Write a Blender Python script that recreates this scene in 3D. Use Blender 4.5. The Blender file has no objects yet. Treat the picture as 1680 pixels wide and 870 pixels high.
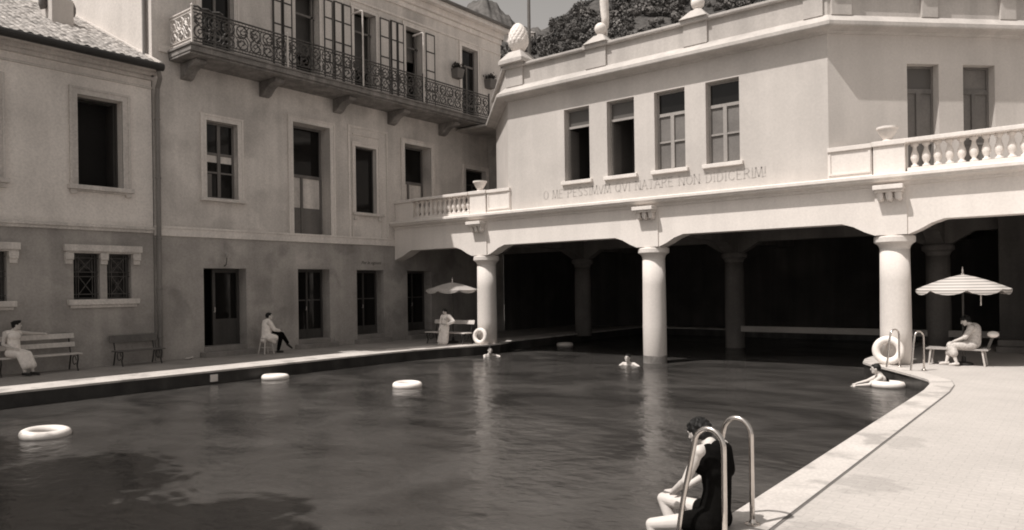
import bpy, math, random
import numpy as np
from mathutils import Vector, Matrix
R = math.radians
random.seed(7)
sc = bpy.context.scene
COL = sc.collection

# ------------------------------------------------------------------ camera
YAW, ROLL = R(38.43), R(0.83)
fw = Vector((-math.sin(YAW), math.cos(YAW), 0)); rt = Vector((math.cos(YAW), math.sin(YAW), 0)); up = Vector((0, 0, 1))
cx = rt*math.cos(ROLL) - up*math.sin(ROLL); cy = rt*math.sin(ROLL) + up*math.cos(ROLL)
cam = bpy.data.cameras.new("camera"); camo = bpy.data.objects.new("camera", cam); COL.objects.link(camo)
camo.matrix_world = Matrix(((cx.x, cy.x, -fw.x, 0), (cx.y, cy.y, -fw.y, 0), (cx.z, cy.z, -fw.z, 2.0), (0, 0, 0, 1)))
cam.sensor_width = 36; cam.lens = 36*1210/1680; cam.shift_y = 36/1680
cam.clip_start = .1; cam.clip_end = 6000
sc.camera = camo
# ------------------------------------------------------------------ light
KX, KY = .235, .55                      # ground shift of a shadow per metre of height
EL = math.atan(1/math.hypot(KX, KY)); AZ = math.atan2(-KX, -KY)
w = bpy.data.worlds.new("World"); sc.world = w; w.use_nodes = True
nt = w.node_tree; nt.nodes.clear()
sky = nt.nodes.new('ShaderNodeTexSky'); sky.sky_type = 'NISHITA'; sky.sun_disc = False
sky.sun_elevation = EL; sky.sun_rotation = AZ; sky.dust_density = 2.5; sky.air_density = 1.3
bw = nt.nodes.new('ShaderNodeRGBToBW'); mul = nt.nodes.new('ShaderNodeMix'); mul.data_type = 'RGBA'; mul.blend_type = 'MULTIPLY'; mul.inputs[0].default_value = 1
mul.inputs[7].default_value = (1.0, .945, .895, 1)
bg = nt.nodes.new('ShaderNodeBackground'); bg.inputs[1].default_value = .13
wo = nt.nodes.new('ShaderNodeOutputWorld')
nt.links.new(sky.outputs[0], bw.inputs[0]); nt.links.new(bw.outputs[0], mul.inputs[6]); nt.links.new(mul.outputs[2], bg.inputs[0]); nt.links.new(bg.outputs[0], wo.inputs[0])
sun = bpy.data.lights.new("sun", 'SUN'); sun.energy = 4.0; sun.angle = R(.53); sun.color = (1, .945, .895)
suno = bpy.data.objects.new("sun", sun); COL.objects.link(suno)
suno.rotation_euler = Vector((-KX, -KY, 1)).to_track_quat('Z', 'Y').to_euler(); suno.location = (-20, -40, 60)
sc.view_settings.view_transform = 'Standard'; sc.view_settings.look = 'None'; sc.view_settings.exposure = .16; sc.view_settings.gamma = 1
sc.cycles.filter_width = 1.9; sc.cycles.max_bounces = 6; sc.cycles.transparent_max_bounces = 8

# ------------------------------------------------------------------ materials (a monochrome print: warm greys)
TINT = (1.0, .935, .88)
def rgb(v): return (v*TINT[0], v*TINT[1], v*TINT[2], 1)
def M(name, v, rough=.85, var=.14, scale=.6, fine=.10, fscale=18, bump=.15, bscale=60, bdist=.01, streak=0, metal=0, spec=.3, stain=0, stainscale=.35):
    m = bpy.data.materials.new(name); m.use_nodes = True; t = m.node_tree; N = t.nodes.new; L = t.links.new
    b = t.nodes['Principled BSDF']; b.inputs['Roughness'].default_value = rough; b.inputs['Metallic'].default_value = metal
    b.inputs['Specular IOR Level'].default_value = spec
    tc = N('ShaderNodeTexCoord')
    def noise(s, det=4, mp=None):
        n = N('ShaderNodeTexNoise'); n.inputs['Scale'].default_value = s; n.inputs['Detail'].default_value = det; n.inputs['Distortion'].default_value = .35
        if mp:
            mm = N('ShaderNodeMapping'); mm.inputs['Scale'].default_value = mp; L(tc.outputs['Object'], mm.inputs[0]); L(mm.outputs[0], n.inputs['Vector'])
        else: L(tc.outputs['Object'], n.inputs['Vector'])
        return n
    def rng(src, lo, hi, a=.3, c=.7):
        r = N('ShaderNodeMapRange'); r.inputs[1].default_value = a; r.inputs[2].default_value = c; r.inputs[3].default_value = lo; r.inputs[4].default_value = hi
        L(src, r.inputs[0]); return r.outputs[0]
    def mulv(a, b_):
        x = N('ShaderNodeMath'); x.operation = 'MULTIPLY'; L(a, x.inputs[0]); L(b_, x.inputs[1]); return x.outputs[0]
    f = rng(noise(scale, 5).outputs[0], 1-var, 1+var)
    if fine: f = mulv(f, rng(noise(fscale, 6).outputs[0], 1-fine, 1+fine))
    if streak: f = mulv(f, rng(noise(1.0, 5, (2.6, 2.6, .16)).outputs[0], 1-streak, 1+streak*.4, .35, .65))
    if stain: f = mulv(f, rng(noise(stainscale, 8).outputs[0], 1-stain, 1, .38, .46))
    vm = N('ShaderNodeVectorMath'); vm.operation = 'SCALE'; vm.inputs[0].default_value = rgb(v)[:3]; L(f, vm.inputs['Scale'])
    L(vm.outputs[0], b.inputs['Base Color'])
    if bump:
        bn = noise(bscale, 6); bp = N('ShaderNodeBump'); bp.inputs['Strength'].default_value = bump; bp.inputs['Distance'].default_value = bdist
        L(bn.outputs[0], bp.inputs['Height']); L(bp.outputs[0], b.inputs['Normal'])
    return m
MAT = dict(
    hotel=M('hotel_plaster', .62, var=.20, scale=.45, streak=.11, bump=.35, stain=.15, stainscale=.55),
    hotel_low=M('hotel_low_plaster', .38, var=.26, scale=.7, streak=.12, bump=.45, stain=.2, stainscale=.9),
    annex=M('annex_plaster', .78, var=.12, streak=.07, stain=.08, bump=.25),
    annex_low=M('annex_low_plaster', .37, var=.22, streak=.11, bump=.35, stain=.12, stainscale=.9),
    trim=M('grey_stone_trim', .60, var=.12, fine=.14, streak=.12),
    band=M('pale_band', .70, var=.08, streak=.12),
    white=M('pavilion_plaster', .545, var=.08, fine=.05, streak=.045, bump=.18, stain=.05),
    beam=M('arcade_plaster', .74, var=.05, fine=.05, streak=.05, bump=.18),
    parapet=M('parapet_plaster', .47, var=.07, fine=.07, streak=.12, bump=.2, stain=.06),
    endwall=M('hotel_end_plaster', .58, var=.05, streak=.06),
    step=M('dark_step_stone', .27, var=.15, streak=.1),
    railstone=M('rail_plank', .36, var=.15),
    white2=M('pavilion_trim', .74, var=.05, fine=.06, streak=.07, bump=.1),
    column=M('column_paint', .68, var=.05, fine=.05, streak=.06, bump=.06),
    slime=M('wet_column_foot', .22, var=.3, scale=4, rough=.4),
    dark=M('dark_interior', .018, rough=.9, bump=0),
    inner=M('arcade_shaded_plaster', .17, var=.25, streak=.2),  # arcade shade put into the colour of ceiling, beams and inner columns
    inner_shaded=M('arcade_shaded_wall', .075, var=.3, streak=.2),  # deep arcade shade put into the wall colour
    wood=M('dark_wood', .07, rough=.6, var=.2, streak=.2),
    woodgrey=M('grey_painted_wood', .17, rough=.6, var=.15, streak=.2),
    sash=M('pale_sash', .34, rough=.6, var=.12, streak=.1),
    shutter=M('shutter_board', .64, rough=.7, var=.08, streak=.1),
    curtain=M('curtain', .68, rough=.9, var=.1, scale=4, streak=.2),
    iron=M('black_iron', .03, rough=.55, var=.2),
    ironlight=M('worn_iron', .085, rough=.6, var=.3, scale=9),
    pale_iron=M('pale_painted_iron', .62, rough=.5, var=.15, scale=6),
    slab=M('balcony_stone', .22, var=.22, scale=2.5, fine=.2, streak=.25),
    zinc=M('dull_zinc', .14, rough=.5, var=.25, streak=.2, metal=.3),
    tile=M('roof_tiles', .30, var=.45, scale=4.5, fine=.3, fscale=9, bump=.4, bscale=30),
    pipe=M('drainpipe_paint', .20, rough=.5, var=.2, streak=.2),
    chrome=M('nickel_tube', .62, rough=.22, var=.06, metal=1, bump=0),
    coping=M('coping_stone', .53, var=.10, scale=1.2, fine=.12, fscale=30, bump=.3, stain=.28, stainscale=1.6),
    deckl=M('left_deck', .30, var=.14, scale=1.0, fine=.12, bump=.4),
    poolwall=M('pool_wall', .045, rough=.35, var=.35, scale=2, streak=.4),
    poolfloor=M('pool_floor', .16, var=.25),
    lane=M('lane_line', .02, var=.1),
    ring=M('ring_paint', .80, rough=.55, var=.05, scale=5, fine=.05, bump=.05),
    canvas=M('canvas_grey', .38, rough=.9, var=.12, scale=3), 
    benchslat=M('bench_slat_pale', .58, rough=.6, var=.12, scale=3, streak=.1),
    bench_dark=M('bench_slat_dark', .12, rough=.6, var=.2, scale=3),
    skin=M('skin', .58, rough=.6, var=.06, scale=5, fine=.03, bump=.03), hair=M('hair', .007, rough=.5, var=.3, scale=30, bump=.8, bscale=90),
    cloth=M('white_cloth', .84, rough=.95, var=.07, scale=9, fine=.06, bump=.35, bscale=14, bdist=.03),
    cloth_grey=M('print_cloth', .50, rough=.95, var=.25, scale=22, fine=.1, bump=.35, bscale=14, bdist=.03),
    black=M('black_wool', .006, rough=1, var=.2, scale=20, bump=.2, bscale=160, spec=.04),
    shoe=M('shoe_leather', .02, rough=.5), eye=M('eye_dark', .02, rough=.3, bump=0), lip=M('lip', .22, rough=.5, bump=0),
    letter=M('faded_letter_paint', .415, var=.10, scale=5), letterd=M('dark_letter_paint', .10, var=.2),
    terracotta=M('flower_pot', .16, var=.2), plant=M('pot_plant', .06, var=.4, scale=14),
    leaf=M('hill_leaf', .10, rough=.7, var=.7, scale=.2, fine=.3, fscale=1.3, bump=0),
    hill=M('hill_soil', .06, var=.35, scale=.05, fine=.4, fscale=.5, bump=.5, bscale=1.2, bdist=1.0),
    meadow=M('hill_meadow', .17, var=.2, scale=.1, fine=.2, fscale=1), rock=M('far_rock', .10, var=.25, scale=.012, fine=.2, fscale=.08, bump=.6, bscale=.06, bdist=8),
    earth=M('earth', .2), flag=M('rolled_flag', .72, rough=.9, var=.12, scale=5, streak=.1))
def mat_glass(name, v=.02, rough=.06):
    m = bpy.data.materials.new(name); m.use_nodes = True; b = m.node_tree.nodes['Principled BSDF']
    b.inputs['Base Color'].default_value = rgb(v); b.inputs['Roughness'].default_value = rough; b.inputs['Specular IOR Level'].default_value = .22
    n = m.node_tree.nodes.new('ShaderNodeTexNoise'); n.inputs['Scale'].default_value = 1.6
    tc = m.node_tree.nodes.new('ShaderNodeTexCoord'); m.node_tree.links.new(tc.outputs['Object'], n.inputs['Vector'])
    bp = m.node_tree.nodes.new('ShaderNodeBump'); bp.inputs['Strength'].default_value = .12; bp.inputs['Distance'].default_value = .02
    m.node_tree.links.new(n.outputs[0], bp.inputs['Height']); m.node_tree.links.new(bp.outputs[0], b.inputs['Normal'])
    return m
MAT['glass'] = mat_glass('window_glass', .010); MAT['glassgrey'] = mat_glass('dusty_glass', .11, .25); MAT['blind'] = M('roller_blind', .17, rough=.8, var=.15, scale=1.5)
def mat_water():
    m = bpy.data.materials.new('pool_water'); m.use_nodes = True; t = m.node_tree; N = t.nodes.new; L = t.links.new
    b = t.nodes['Principled BSDF']; out = t.nodes['Material Output']
    b.inputs['Base Color'].default_value = rgb(.072); b.inputs['Roughness'].default_value = .15; b.inputs['IOR'].default_value = 1.33
    tc = N('ShaderNodeTexCoord'); mp = N('ShaderNodeMapping'); mp.inputs['Rotation'].default_value = (0, 0, R(38)); mp.inputs['Scale'].default_value = (1, 1.5, 1)
    L(tc.outputs['Object'], mp.inputs[0])
    n1 = N('ShaderNodeTexNoise'); n1.inputs['Scale'].default_value = 5.5; n1.inputs['Detail'].default_value = 5; n1.inputs['Distortion'].default_value = .4
    n2 = N('ShaderNodeTexNoise'); n2.inputs['Scale'].default_value = 1.1; n2.inputs['Detail'].default_value = 2
    L(mp.outputs[0], n1.inputs['Vector']); L(mp.outputs[0], n2.inputs['Vector'])
    n3 = N('ShaderNodeTexNoise'); n3.inputs['Scale'].default_value = .42; n3.inputs['Detail'].default_value = 4; n3.inputs['Roughness'].default_value = .6; n3.inputs['Distortion'].default_value = .8; L(mp.outputs[0], n3.inputs['Vector'])
    def mr(lo, hi):
        q = N('ShaderNodeMapRange'); q.inputs[1].default_value = .34; q.inputs[2].default_value = .66; q.inputs[3].default_value = lo; q.inputs[4].default_value = hi; L(n3.outputs[0], q.inputs[0]); return q.outputs[0]
    vm = N('ShaderNodeVectorMath'); vm.operation = 'SCALE'; vm.inputs[0].default_value = rgb(1)[:3]; L(mr(.038, .084), vm.inputs['Scale']); L(vm.outputs[0], b.inputs['Base Color']); L(mr(.09, .24), b.inputs['Roughness'])
    b1 = N('ShaderNodeBump'); L(mr(.25, .8), b1.inputs['Strength']); b1.inputs['Distance'].default_value = .02; L(n1.outputs[0], b1.inputs['Height'])
    b2 = N('ShaderNodeBump'); b2.inputs['Strength'].default_value = .5; b2.inputs['Distance'].default_value = .07; L(n2.outputs[0], b2.inputs['Height']); L(b1.outputs[0], b2.inputs['Normal'])
    L(b2.outputs[0], b.inputs['Normal'])
    tr = N('ShaderNodeBsdfTransparent'); tr.inputs[0].default_value = rgb(.55); mx = N('ShaderNodeMixShader'); mx.inputs[0].default_value = .15
    L(b.outputs[0], mx.inputs[1]); L(tr.outputs[0], mx.inputs[2]); L(mx.outputs[0], out.inputs['Surface'])
    return m
MAT['water'] = mat_water()
def mat_pavers():
    m = M('deck_pavers', .475, var=.06, scale=.8, fine=.07, fscale=25, bump=.25); t = m.node_tree; N = t.nodes.new; L = t.links.new
    b = t.nodes['Principled BSDF']; src = b.inputs['Base Color'].links[0].from_socket
    tc = N('ShaderNodeTexCoord'); br = N('ShaderNodeTexBrick'); br.inputs['Scale'].default_value = 1; br.inputs['Brick Width'].default_value = .21; br.inputs['Row Height'].default_value = .105
    br.inputs['Mortar Size'].default_value = .006; br.inputs['Mortar Smooth'].default_value = .6
    br.inputs['Color1'].default_value = (1, 1, 1, 1); br.inputs['Color2'].default_value = (.955, .955, .955, 1); br.inputs['Mortar'].default_value = (.83, .83, .83, 1)
    wn = N('ShaderNodeTexNoise'); wn.inputs['Scale'].default_value = 6; va = N('ShaderNodeVectorMath'); va.operation = 'MULTIPLY_ADD'; va.inputs[1].default_value = (.03, .03, 0)
    L(tc.outputs['Object'], wn.inputs['Vector']); L(wn.outputs['Color'], va.inputs[0]); L(tc.outputs['Object'], va.inputs[2]); L(va.outputs[0], br.inputs['Vector'])
    mx = N('ShaderNodeMix'); mx.data_type = 'RGBA'; mx.blend_type = 'MULTIPLY'; mx.inputs[0].default_value = 1; L(src, mx.inputs[6]); L(br.outputs['Color'], mx.inputs[7])
    # wet patches by the ladder and pool edge
    sep = N('ShaderNodeSeparateXYZ'); L(tc.outputs['Object'], sep.inputs[0])
    def near(x0, y0, rx, ry):
        a = N('ShaderNodeVectorMath'); a.operation = 'SUBTRACT'; L(tc.outputs['Object'], a.inputs[0]); a.inputs[1].default_value = (x0, y0, 0)
        s = N('ShaderNodeVectorMath'); s.operation = 'MULTIPLY'; L(a.outputs[0], s.inputs[0]); s.inputs[1].default_value = (1/rx, 1/ry, 0)
        l = N('ShaderNodeVectorMath'); l.operation = 'LENGTH'; L(s.outputs[0], l.inputs[0])
        r = N('ShaderNodeMapRange'); r.inputs[1].default_value = .2; r.inputs[2].default_value = 1.2; r.inputs[3].default_value = .42; r.inputs[4].default_value = -.1; L(l.outputs['Value'], r.inputs[0]); return r.outputs[0]
    def mxm(a, c):
        x = N('ShaderNodeMath'); x.operation = 'MAXIMUM'; L(a, x.inputs[0]); L(c, x.inputs[1]); return x.outputs[0]
    k = mxm(mxm(near(-1.75, 5.9, .6, 1.0), near(-1.8, 7.9, .5, .6)), near(-1.9, 10.2, .35, .7))
    wn2 = N('ShaderNodeTexNoise'); wn2.inputs['Scale'].default_value = 3.0; wn2.inputs['Detail'].default_value = 9; wn2.inputs['Roughness'].default_value = .68; mpw = N('ShaderNodeMapping'); mpw.inputs['Scale'].default_value = (1, 1.9, 1); L(tc.outputs['Object'], mpw.inputs[0]); L(mpw.outputs[0], wn2.inputs['Vector'])
    ad = N('ShaderNodeMath'); ad.operation = 'ADD'; L(wn2.outputs[0], ad.inputs[0]); L(k, ad.inputs[1])
    r = N('ShaderNodeMapRange'); r.inputs[1].default_value = .66; r.inputs[2].default_value = .76; r.inputs[3].default_value = 1; r.inputs[4].default_value = .84; L(ad.outputs[0], r.inputs[0])
    vm = N('ShaderNodeVectorMath'); vm.operation = 'SCALE'; L(mx.outputs[2], vm.inputs[0]); L(r.outputs[0], vm.inputs['Scale']); L(vm.outputs[0], b.inputs['Base Color'])
    return m
MAT['pavers'] = mat_pavers()
def mat_stripes():
    m = bpy.data.materials.new('striped_canvas'); m.use_nodes = True; t = m.node_tree; N = t.nodes.new; L = t.links.new; b = t.nodes['Principled BSDF']; b.inputs['Roughness'].default_value = .9
    tc = N('ShaderNodeTexCoord'); sp = N('ShaderNodeSeparateXYZ'); L(tc.outputs['Object'], sp.inputs[0])
    mu = N('ShaderNodeMath'); mu.operation = 'MULTIPLY'; mu.inputs[1].default_value = 1/.066; L(sp.outputs[2], mu.inputs[0])
    fr = N('ShaderNodeMath'); fr.operation = 'FRACT'; L(mu.outputs[0], fr.inputs[0])
    cr = N('ShaderNodeValToRGB'); e = cr.color_ramp.elements; e[0].position = .52; e[0].color = rgb(.55); e[1].position = .6; e[1].color = rgb(.29); L(fr.outputs[0], cr.inputs[0]); L(cr.outputs[0], b.inputs['Base Color'])
    return m
MAT['stripes'] = mat_stripes()

# ------------------------------------------------------------------ mesh helpers
class Frame:
    def __init__(s, o, u, n): s.o, s.u, s.n = Vector(o), Vector(u).normalized(), Vector(n).normalized()
    def __call__(s, u, d, z): return s.o + s.u*u + s.n*d + Vector((0, 0, z))
WORLD = Frame((0, 0, 0), (1, 0, 0), (0, 1, 0))
Q = math.sqrt(.5)
WX = -21.35
FH = Frame((WX, 0, 0), (0, 1, 0), (1, 0, 0))                  # hotel and annex front
FE = Frame((0, 10.3, 0), (1, 0, 0), (0, -1, 0))               # hotel end wall
F1 = Frame((0, 19.7, 0), (1, 0, 0), (0, -1, 0))               # pavilion front
F2 = Frame((-5.3, 19.7, 0), (Q, Q, 0), (Q, -Q, 0))            # pavilion angled face
F3 = Frame((-15.7, 19.7, 0), (-Q, Q, 0), (-Q, -Q, 0))         # pavilion chamfer by the hotel
class MB:
    def __init__(s): s.v, s.f = [], []
    def add(s, vs, fs):
        k = len(s.v); s.v += [tuple(p) for p in vs]; s.f += [tuple(i+k for i in f) for f in fs]; return s
    def box(s, u0, u1, d0, d1, z0, z1, fr=WORLD):
        P = [fr(u, d, z) for z in (z0, z1) for d in (d0, d1) for u in (u0, u1)]
        return s.add(P, [(0, 2, 3, 1), (4, 5, 7, 6), (0, 1, 5, 4), (2, 6, 7, 3), (0, 4, 6, 2), (1, 3, 7, 5)])
    def bar(s, a, b, wd, th, upv=(0, 0, 1)):
        a, b = Vector(a), Vector(b); d = (b-a).normalized(); sd = d.cross(Vector(upv))
        if sd.length < 1e-4: sd = d.cross(Vector((1, 0, 0)))
        sd.normalize(); u2 = sd.cross(d)
        P = [p + sd*(i*wd/2) + u2*(j*th/2) for p in (a, b) for i, j in ((-1, -1), (1, -1), (1, 1), (-1, 1))]
        return s.add(P, [(0, 1, 2, 3), (7, 6, 5, 4), (0, 4, 5, 1), (1, 5, 6, 2), (2, 6, 7, 3), (3, 7, 4, 0)])
    def prism(s, poly, fr, d0, d1):            # poly in (u, z), extruded along d
        n = len(poly); P = [fr(u, d0, z) for u, z in poly] + [fr(u, d1, z) for u, z in poly]
        return s.add(P, [tuple(range(n)), tuple(range(2*n-1, n-1, -1))] + [(i, (i+1) % n, n+(i+1) % n, n+i) for i in range(n)])
    def slab(s, poly, z0, z1):                 # poly in (x, y)
        n = len(poly); P = [(x, y, z0) for x, y in poly] + [(x, y, z1) for x, y in poly]
        return s.add(P, [tuple(range(n)), tuple(range(2*n-1, n-1, -1))] + [(i, (i+1) % n, n+(i+1) % n, n+i) for i in range(n)])
    def tube(s, path, r, n=8, closed=False):
        path = [Vector(p) for p in path]; m = len(path); P = []; prev = None
        for i, p in enumerate(path):
            if closed: d = path[(i+1) % m] - path[i-1]
            else: d = path[min(i+1, m-1)] - path[max(i-1, 0)]
            d.normalize()
            if prev is None:
                a = Vector((0, 0, 1)) if abs(d.z) < .9 else Vector((1, 0, 0)); s1 = d.cross(a).normalized()
            else: s1 = (prev - d*prev.dot(d)).normalized()
            prev = s1; s2 = d.cross(s1); rr = r(i/(m-1)) if callable(r) else r
            P += [p + (s1*math.cos(2*math.pi*k/n) + s2*math.sin(2*math.pi*k/n))*rr for k in range(n)]
        F = [(i*n+k, i*n+(k+1) % n, ((i+1) % m)*n+(k+1) % n, ((i+1) % m)*n+k) for i in range(m if closed else m-1) for k in range(n)]
        if not closed: F += [tuple(range(n-1, -1, -1)), tuple((m-1)*n+k for k in range(n))]
        return s.add(P, F)
    def lathe(s, prof, c, n=24, axis=None):    # prof (r, z)
        c = Vector(c); P = []
        if axis is None: e1, e2, e3 = Vector((1, 0, 0)), Vector((0, 1, 0)), Vector((0, 0, 1))
        else:
            e3 = Vector(axis).normalized(); e1 = e3.cross(Vector((0, 0, 1)))
            if e1.length < .01: e1 = Vector((1, 0, 0))
            e1.normalize(); e2 = e3.cross(e1)
        for r, z in prof: P += [c + (e1*math.cos(2*math.pi*k/n) + e2*math.sin(2*math.pi*k/n))*r + e3*z for k in range(n)]
        m = len(prof)
        F = [(i*n+k, i*n+(k+1) % n, (i+1)*n+(k+1) % n, (i+1)*n+k) for i in range(m-1) for k in range(n)] + [tuple(range(n-1, -1, -1)), tuple((m-1)*n+k for k in range(n))]
        return s.add(P, F)
    def torus(s, c, RR, r, axis=(0, 0, 1), n=40, k=12):
        c = Vector(c); e3 = Vector(axis).normalized(); e1 = e3.cross(Vector((0, 0, 1)))
        if e1.length < .01: e1 = Vector((1, 0, 0))
        e1.normalize(); e2 = e3.cross(e1)
        return s.tube([c + (e1*math.cos(2*math.pi*i/n) + e2*math.sin(2*math.pi*i/n))*RR for i in range(n)], r, k, True)
    def ell(s, c, r, ax=None, n=16, m=10):     # ellipsoid; ax = three unit vectors
        c = Vector(c); ax = [Vector(a) for a in (ax or ((1, 0, 0), (0, 1, 0), (0, 0, 1)))]; P = []
        P.append(c - ax[2]*r[2])
        for i in range(1, m):
            t = math.pi*i/m
            for k in range(n):
                a = 2*math.pi*k/n; P.append(c + ax[0]*(r[0]*math.sin(t)*math.cos(a)) + ax[1]*(r[1]*math.sin(t)*math.sin(a)) - ax[2]*(r[2]*math.cos(t)))
        P.append(c + ax[2]*r[2]); L_ = len(P)-1
        F = [(0, 1+(k+1) % n, 1+k) for k in range(n)] + [(1+i*n+k, 1+i*n+(k+1) % n, 1+(i+1)*n+(k+1) % n, 1+(i+1)*n+k) for i in range(m-2) for k in range(n)]
        F += [(L_, 1+(m-2)*n+k, 1+(m-2)*n+(k+1) % n) for k in range(n)]
        return s.add(P, F)
    def cap(s, a, b, ra, rb, n=14):            # tapered capsule
        a, b = Vector(a), Vector(b); d = b-a; L_ = d.length
        if L_ < 1e-5: return s.ell(a, (ra,)*3)
        pr = [(max(ra*math.cos(t), .0008), ra*math.sin(t)) for t in np.linspace(-math.pi/2+.05, 0, 5)] + [(max(rb*math.cos(t), .0008), L_ + rb*math.sin(t)) for t in np.linspace(0, math.pi/2-.05, 5)]
        return s.lathe(pr, a, n, axis=d)
    def wall(s, fr, u0, u1, z0, z1, holes=(), depth=.3, us=()):
        U = sorted(set([u0, u1] + [x for h in holes for x in h[:2]])); Z = sorted(set([z0, z1] + [x for h in holes for x in h[2:4]]))
        for i in range(len(U)-1):
            for j in range(len(Z)-1):
                um, zm = (U[i]+U[i+1])/2, (Z[j]+Z[j+1])/2
                if any(h[0] < um < h[1] and h[2] < zm < h[3] for h in holes): continue
                s.add([fr(U[i], 0, Z[j]), fr(U[i+1], 0, Z[j]), fr(U[i+1], 0, Z[j+1]), fr(U[i], 0, Z[j+1])], [(0, 1, 2, 3)])
        for h in holes:
            a, b, c, d = h[:4]; dp = h[4] if len(h) > 4 else depth
            for (p, q) in (((a, c), (a, d)), ((b, d), (b, c)), ((a, d), (b, d)), ((b, c), (a, c))):
                s.add([fr(p[0], 0, p[1]), fr(q[0], 0, q[1]), fr(q[0], -dp, q[1]), fr(p[0], -dp, p[1])], [(0, 1, 2, 3)])
        return s
    def sweep(s, line, prof):                  # profile (d outward, z) along a mitred plan polyline
        line = [Vector((p[0], p[1])) for p in line]; nrm = []
        for i in range(len(line)-1):
            d = (line[i+1]-line[i]).normalized(); nrm.append(Vector((d.y, -d.x)))
        k = len(prof); P = []
        for i, p in enumerate(line):
            if i == 0: m = nrm[0]
            elif i == len(line)-1: m = nrm[-1]
            else: m = (nrm[i-1]+nrm[i]); m = m/ (1+nrm[i-1].dot(nrm[i]))
            P += [(p.x+m.x*d, p.y+m.y*d, z) for d, z in prof]
        F = [(i*k+j, i*k+(j+1) % k, (i+1)*k+(j+1) % k, (i+1)*k+j) for i in range(len(line)-1) for j in range(k)]
        F += [tuple(range(k)), tuple((len(line)-1)*k+j for j in range(k-1, -1, -1))]
        return s.add(P, F)
    def build(s, name, mat, parent=None, label=None, bevel=0, smooth=False, kind=None, origin=None):
        me = bpy.data.meshes.new(name)
        vs = s.v if origin is None else [(x-origin[0], y-origin[1], z-origin[2]) for x, y, z in s.v]
        me.from_pydata(vs, [], s.f); me.update()
        import bmesh
        b = bmesh.new(); b.from_mesh(me); bmesh.ops.recalc_face_normals(b, faces=b.faces); b.to_mesh(me); b.free()
        me.materials.append(MAT[mat] if isinstance(mat, str) else mat)
        o = bpy.data.objects.new(name, me); COL.objects.link(o)
        if origin is not None: o.location = origin
        if parent is not None: o.parent = parent
        if label: o['label'] = label
        if kind: o['kind'] = kind
        if smooth:
            for p in me.polygons: p.use_smooth = True
            md = None
        if bevel:
            md = o.modifiers.new('bevel', 'BEVEL'); md.width = bevel; md.segments = 2; md.limit_method = 'ANGLE'; md.angle_limit = R(40)
        return o
def smooth_by_angle(o, ang=35):
    me = o.data
    import bmesh
    b = bmesh.new(); b.from_mesh(me)
    for f in b.faces: f.smooth = True
    for e in b.edges:
        if len(e.link_faces) == 2 and e.calc_face_angle(0) > R(ang): e.smooth = False
    b.to_mesh(me); b.free()
def tag(o, label, cat, group=None):
    o['label'] = label; o['category'] = cat
    if group: o['group'] = group
    return o
def thing(name, label, cat, loc=(0, 0, 0), group=None):
    o = bpy.data.objects.new(name, None); COL.objects.link(o); o.location = loc; o.empty_display_size = .2
    return tag(o, label, cat, group)
class P:                                        # parent whose empty stands somewhere: parts keep world coordinates
    def __init__(s, o): s.o = o
def child(o, root):                             # parent while keeping world placement of a world-coordinate mesh
    o.parent = root; o.matrix_parent_inverse = Matrix.Translation(root.location).inverted() if root.parent is None else Matrix.Identity(4)
    return o
def part(mb, name, mat, root, label=None, **k):
    o = mb.build(name, mat, None, label, **k)
    return child(o, root)
def sub(mb, name, mat, par, label=None, **k):   # sub-part: shares its part's coordinates
    o = mb.build(name, mat, None, label, **k); o.parent = par
    return o
def struct(mb, name, mat, **k): return mb.build(name, mat, kind='structure', **k)
def copy_tree(o, par=None):
    c = o.copy(); COL.objects.link(c)
    if par is not None: c.parent = par
    for ch in list(o.children): copy_tree(ch, c)
    return c

# ------------------------------------------------------------------ setting: ground, pool, decks
ZW = -.33
def arc(cx_, cy_, r, a0, a1, n=8): return [(cx_ + r*math.cos(R(a0+(a1-a0)*i/n)), cy_ + r*math.sin(R(a0+(a1-a0)*i/n))) for i in range(n+1)]
poolL = [(-17.42, .2), (-17.42, 15.2), (-17.36, 16.4), (-17.15, 17.6), (-16.82, 18.7), (-16.62, 19.5), (-16.6, 20.2), (-16.75, 20.8), (-17.05, 21.4), (-17.1, 22.2), (-17.1, 31.5)]
poolR = [(-4.7, 31.5), (-4.7, 20.6), (-4.55, 19.75), (-4.2, 19.15), (-3.77, 18.6), (-3.3, 17.9), (-2.95, 17.35), (-2.66, 16.85), (-2.53, 16.2), (-2.47, 15.2), (-2.47, .2)]
pool = poolL + poolR
def offs(line, d):
    line = [Vector(p) for p in line]; n = len(line); out = []
    for i in range(n):
        a = (line[i]-line[i-1]).normalized(); b = (line[(i+1) % n]-line[i]).normalized()
        na, nb = Vector((-a.y, a.x)), Vector((-b.y, b.x)); m = (na+nb)/(1+na.dot(nb)); out.append(tuple(line[i]+m*d))
    return out
outer = offs(pool, 1.1)[:len(poolL)] + offs(pool, .37)[len(poolL):]  # left coping widened: its pale stone stands in for the sunlit deck strip
n = len(pool)
def ringmesh(mb, ia, oa, z):
    k = len(ia); return mb.add([(x, y, z) for x, y in ia] + [(x, y, z) for x, y in oa], [(i, (i+1) % k, k+(i+1) % k, k+i) for i in range(k)])
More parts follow.
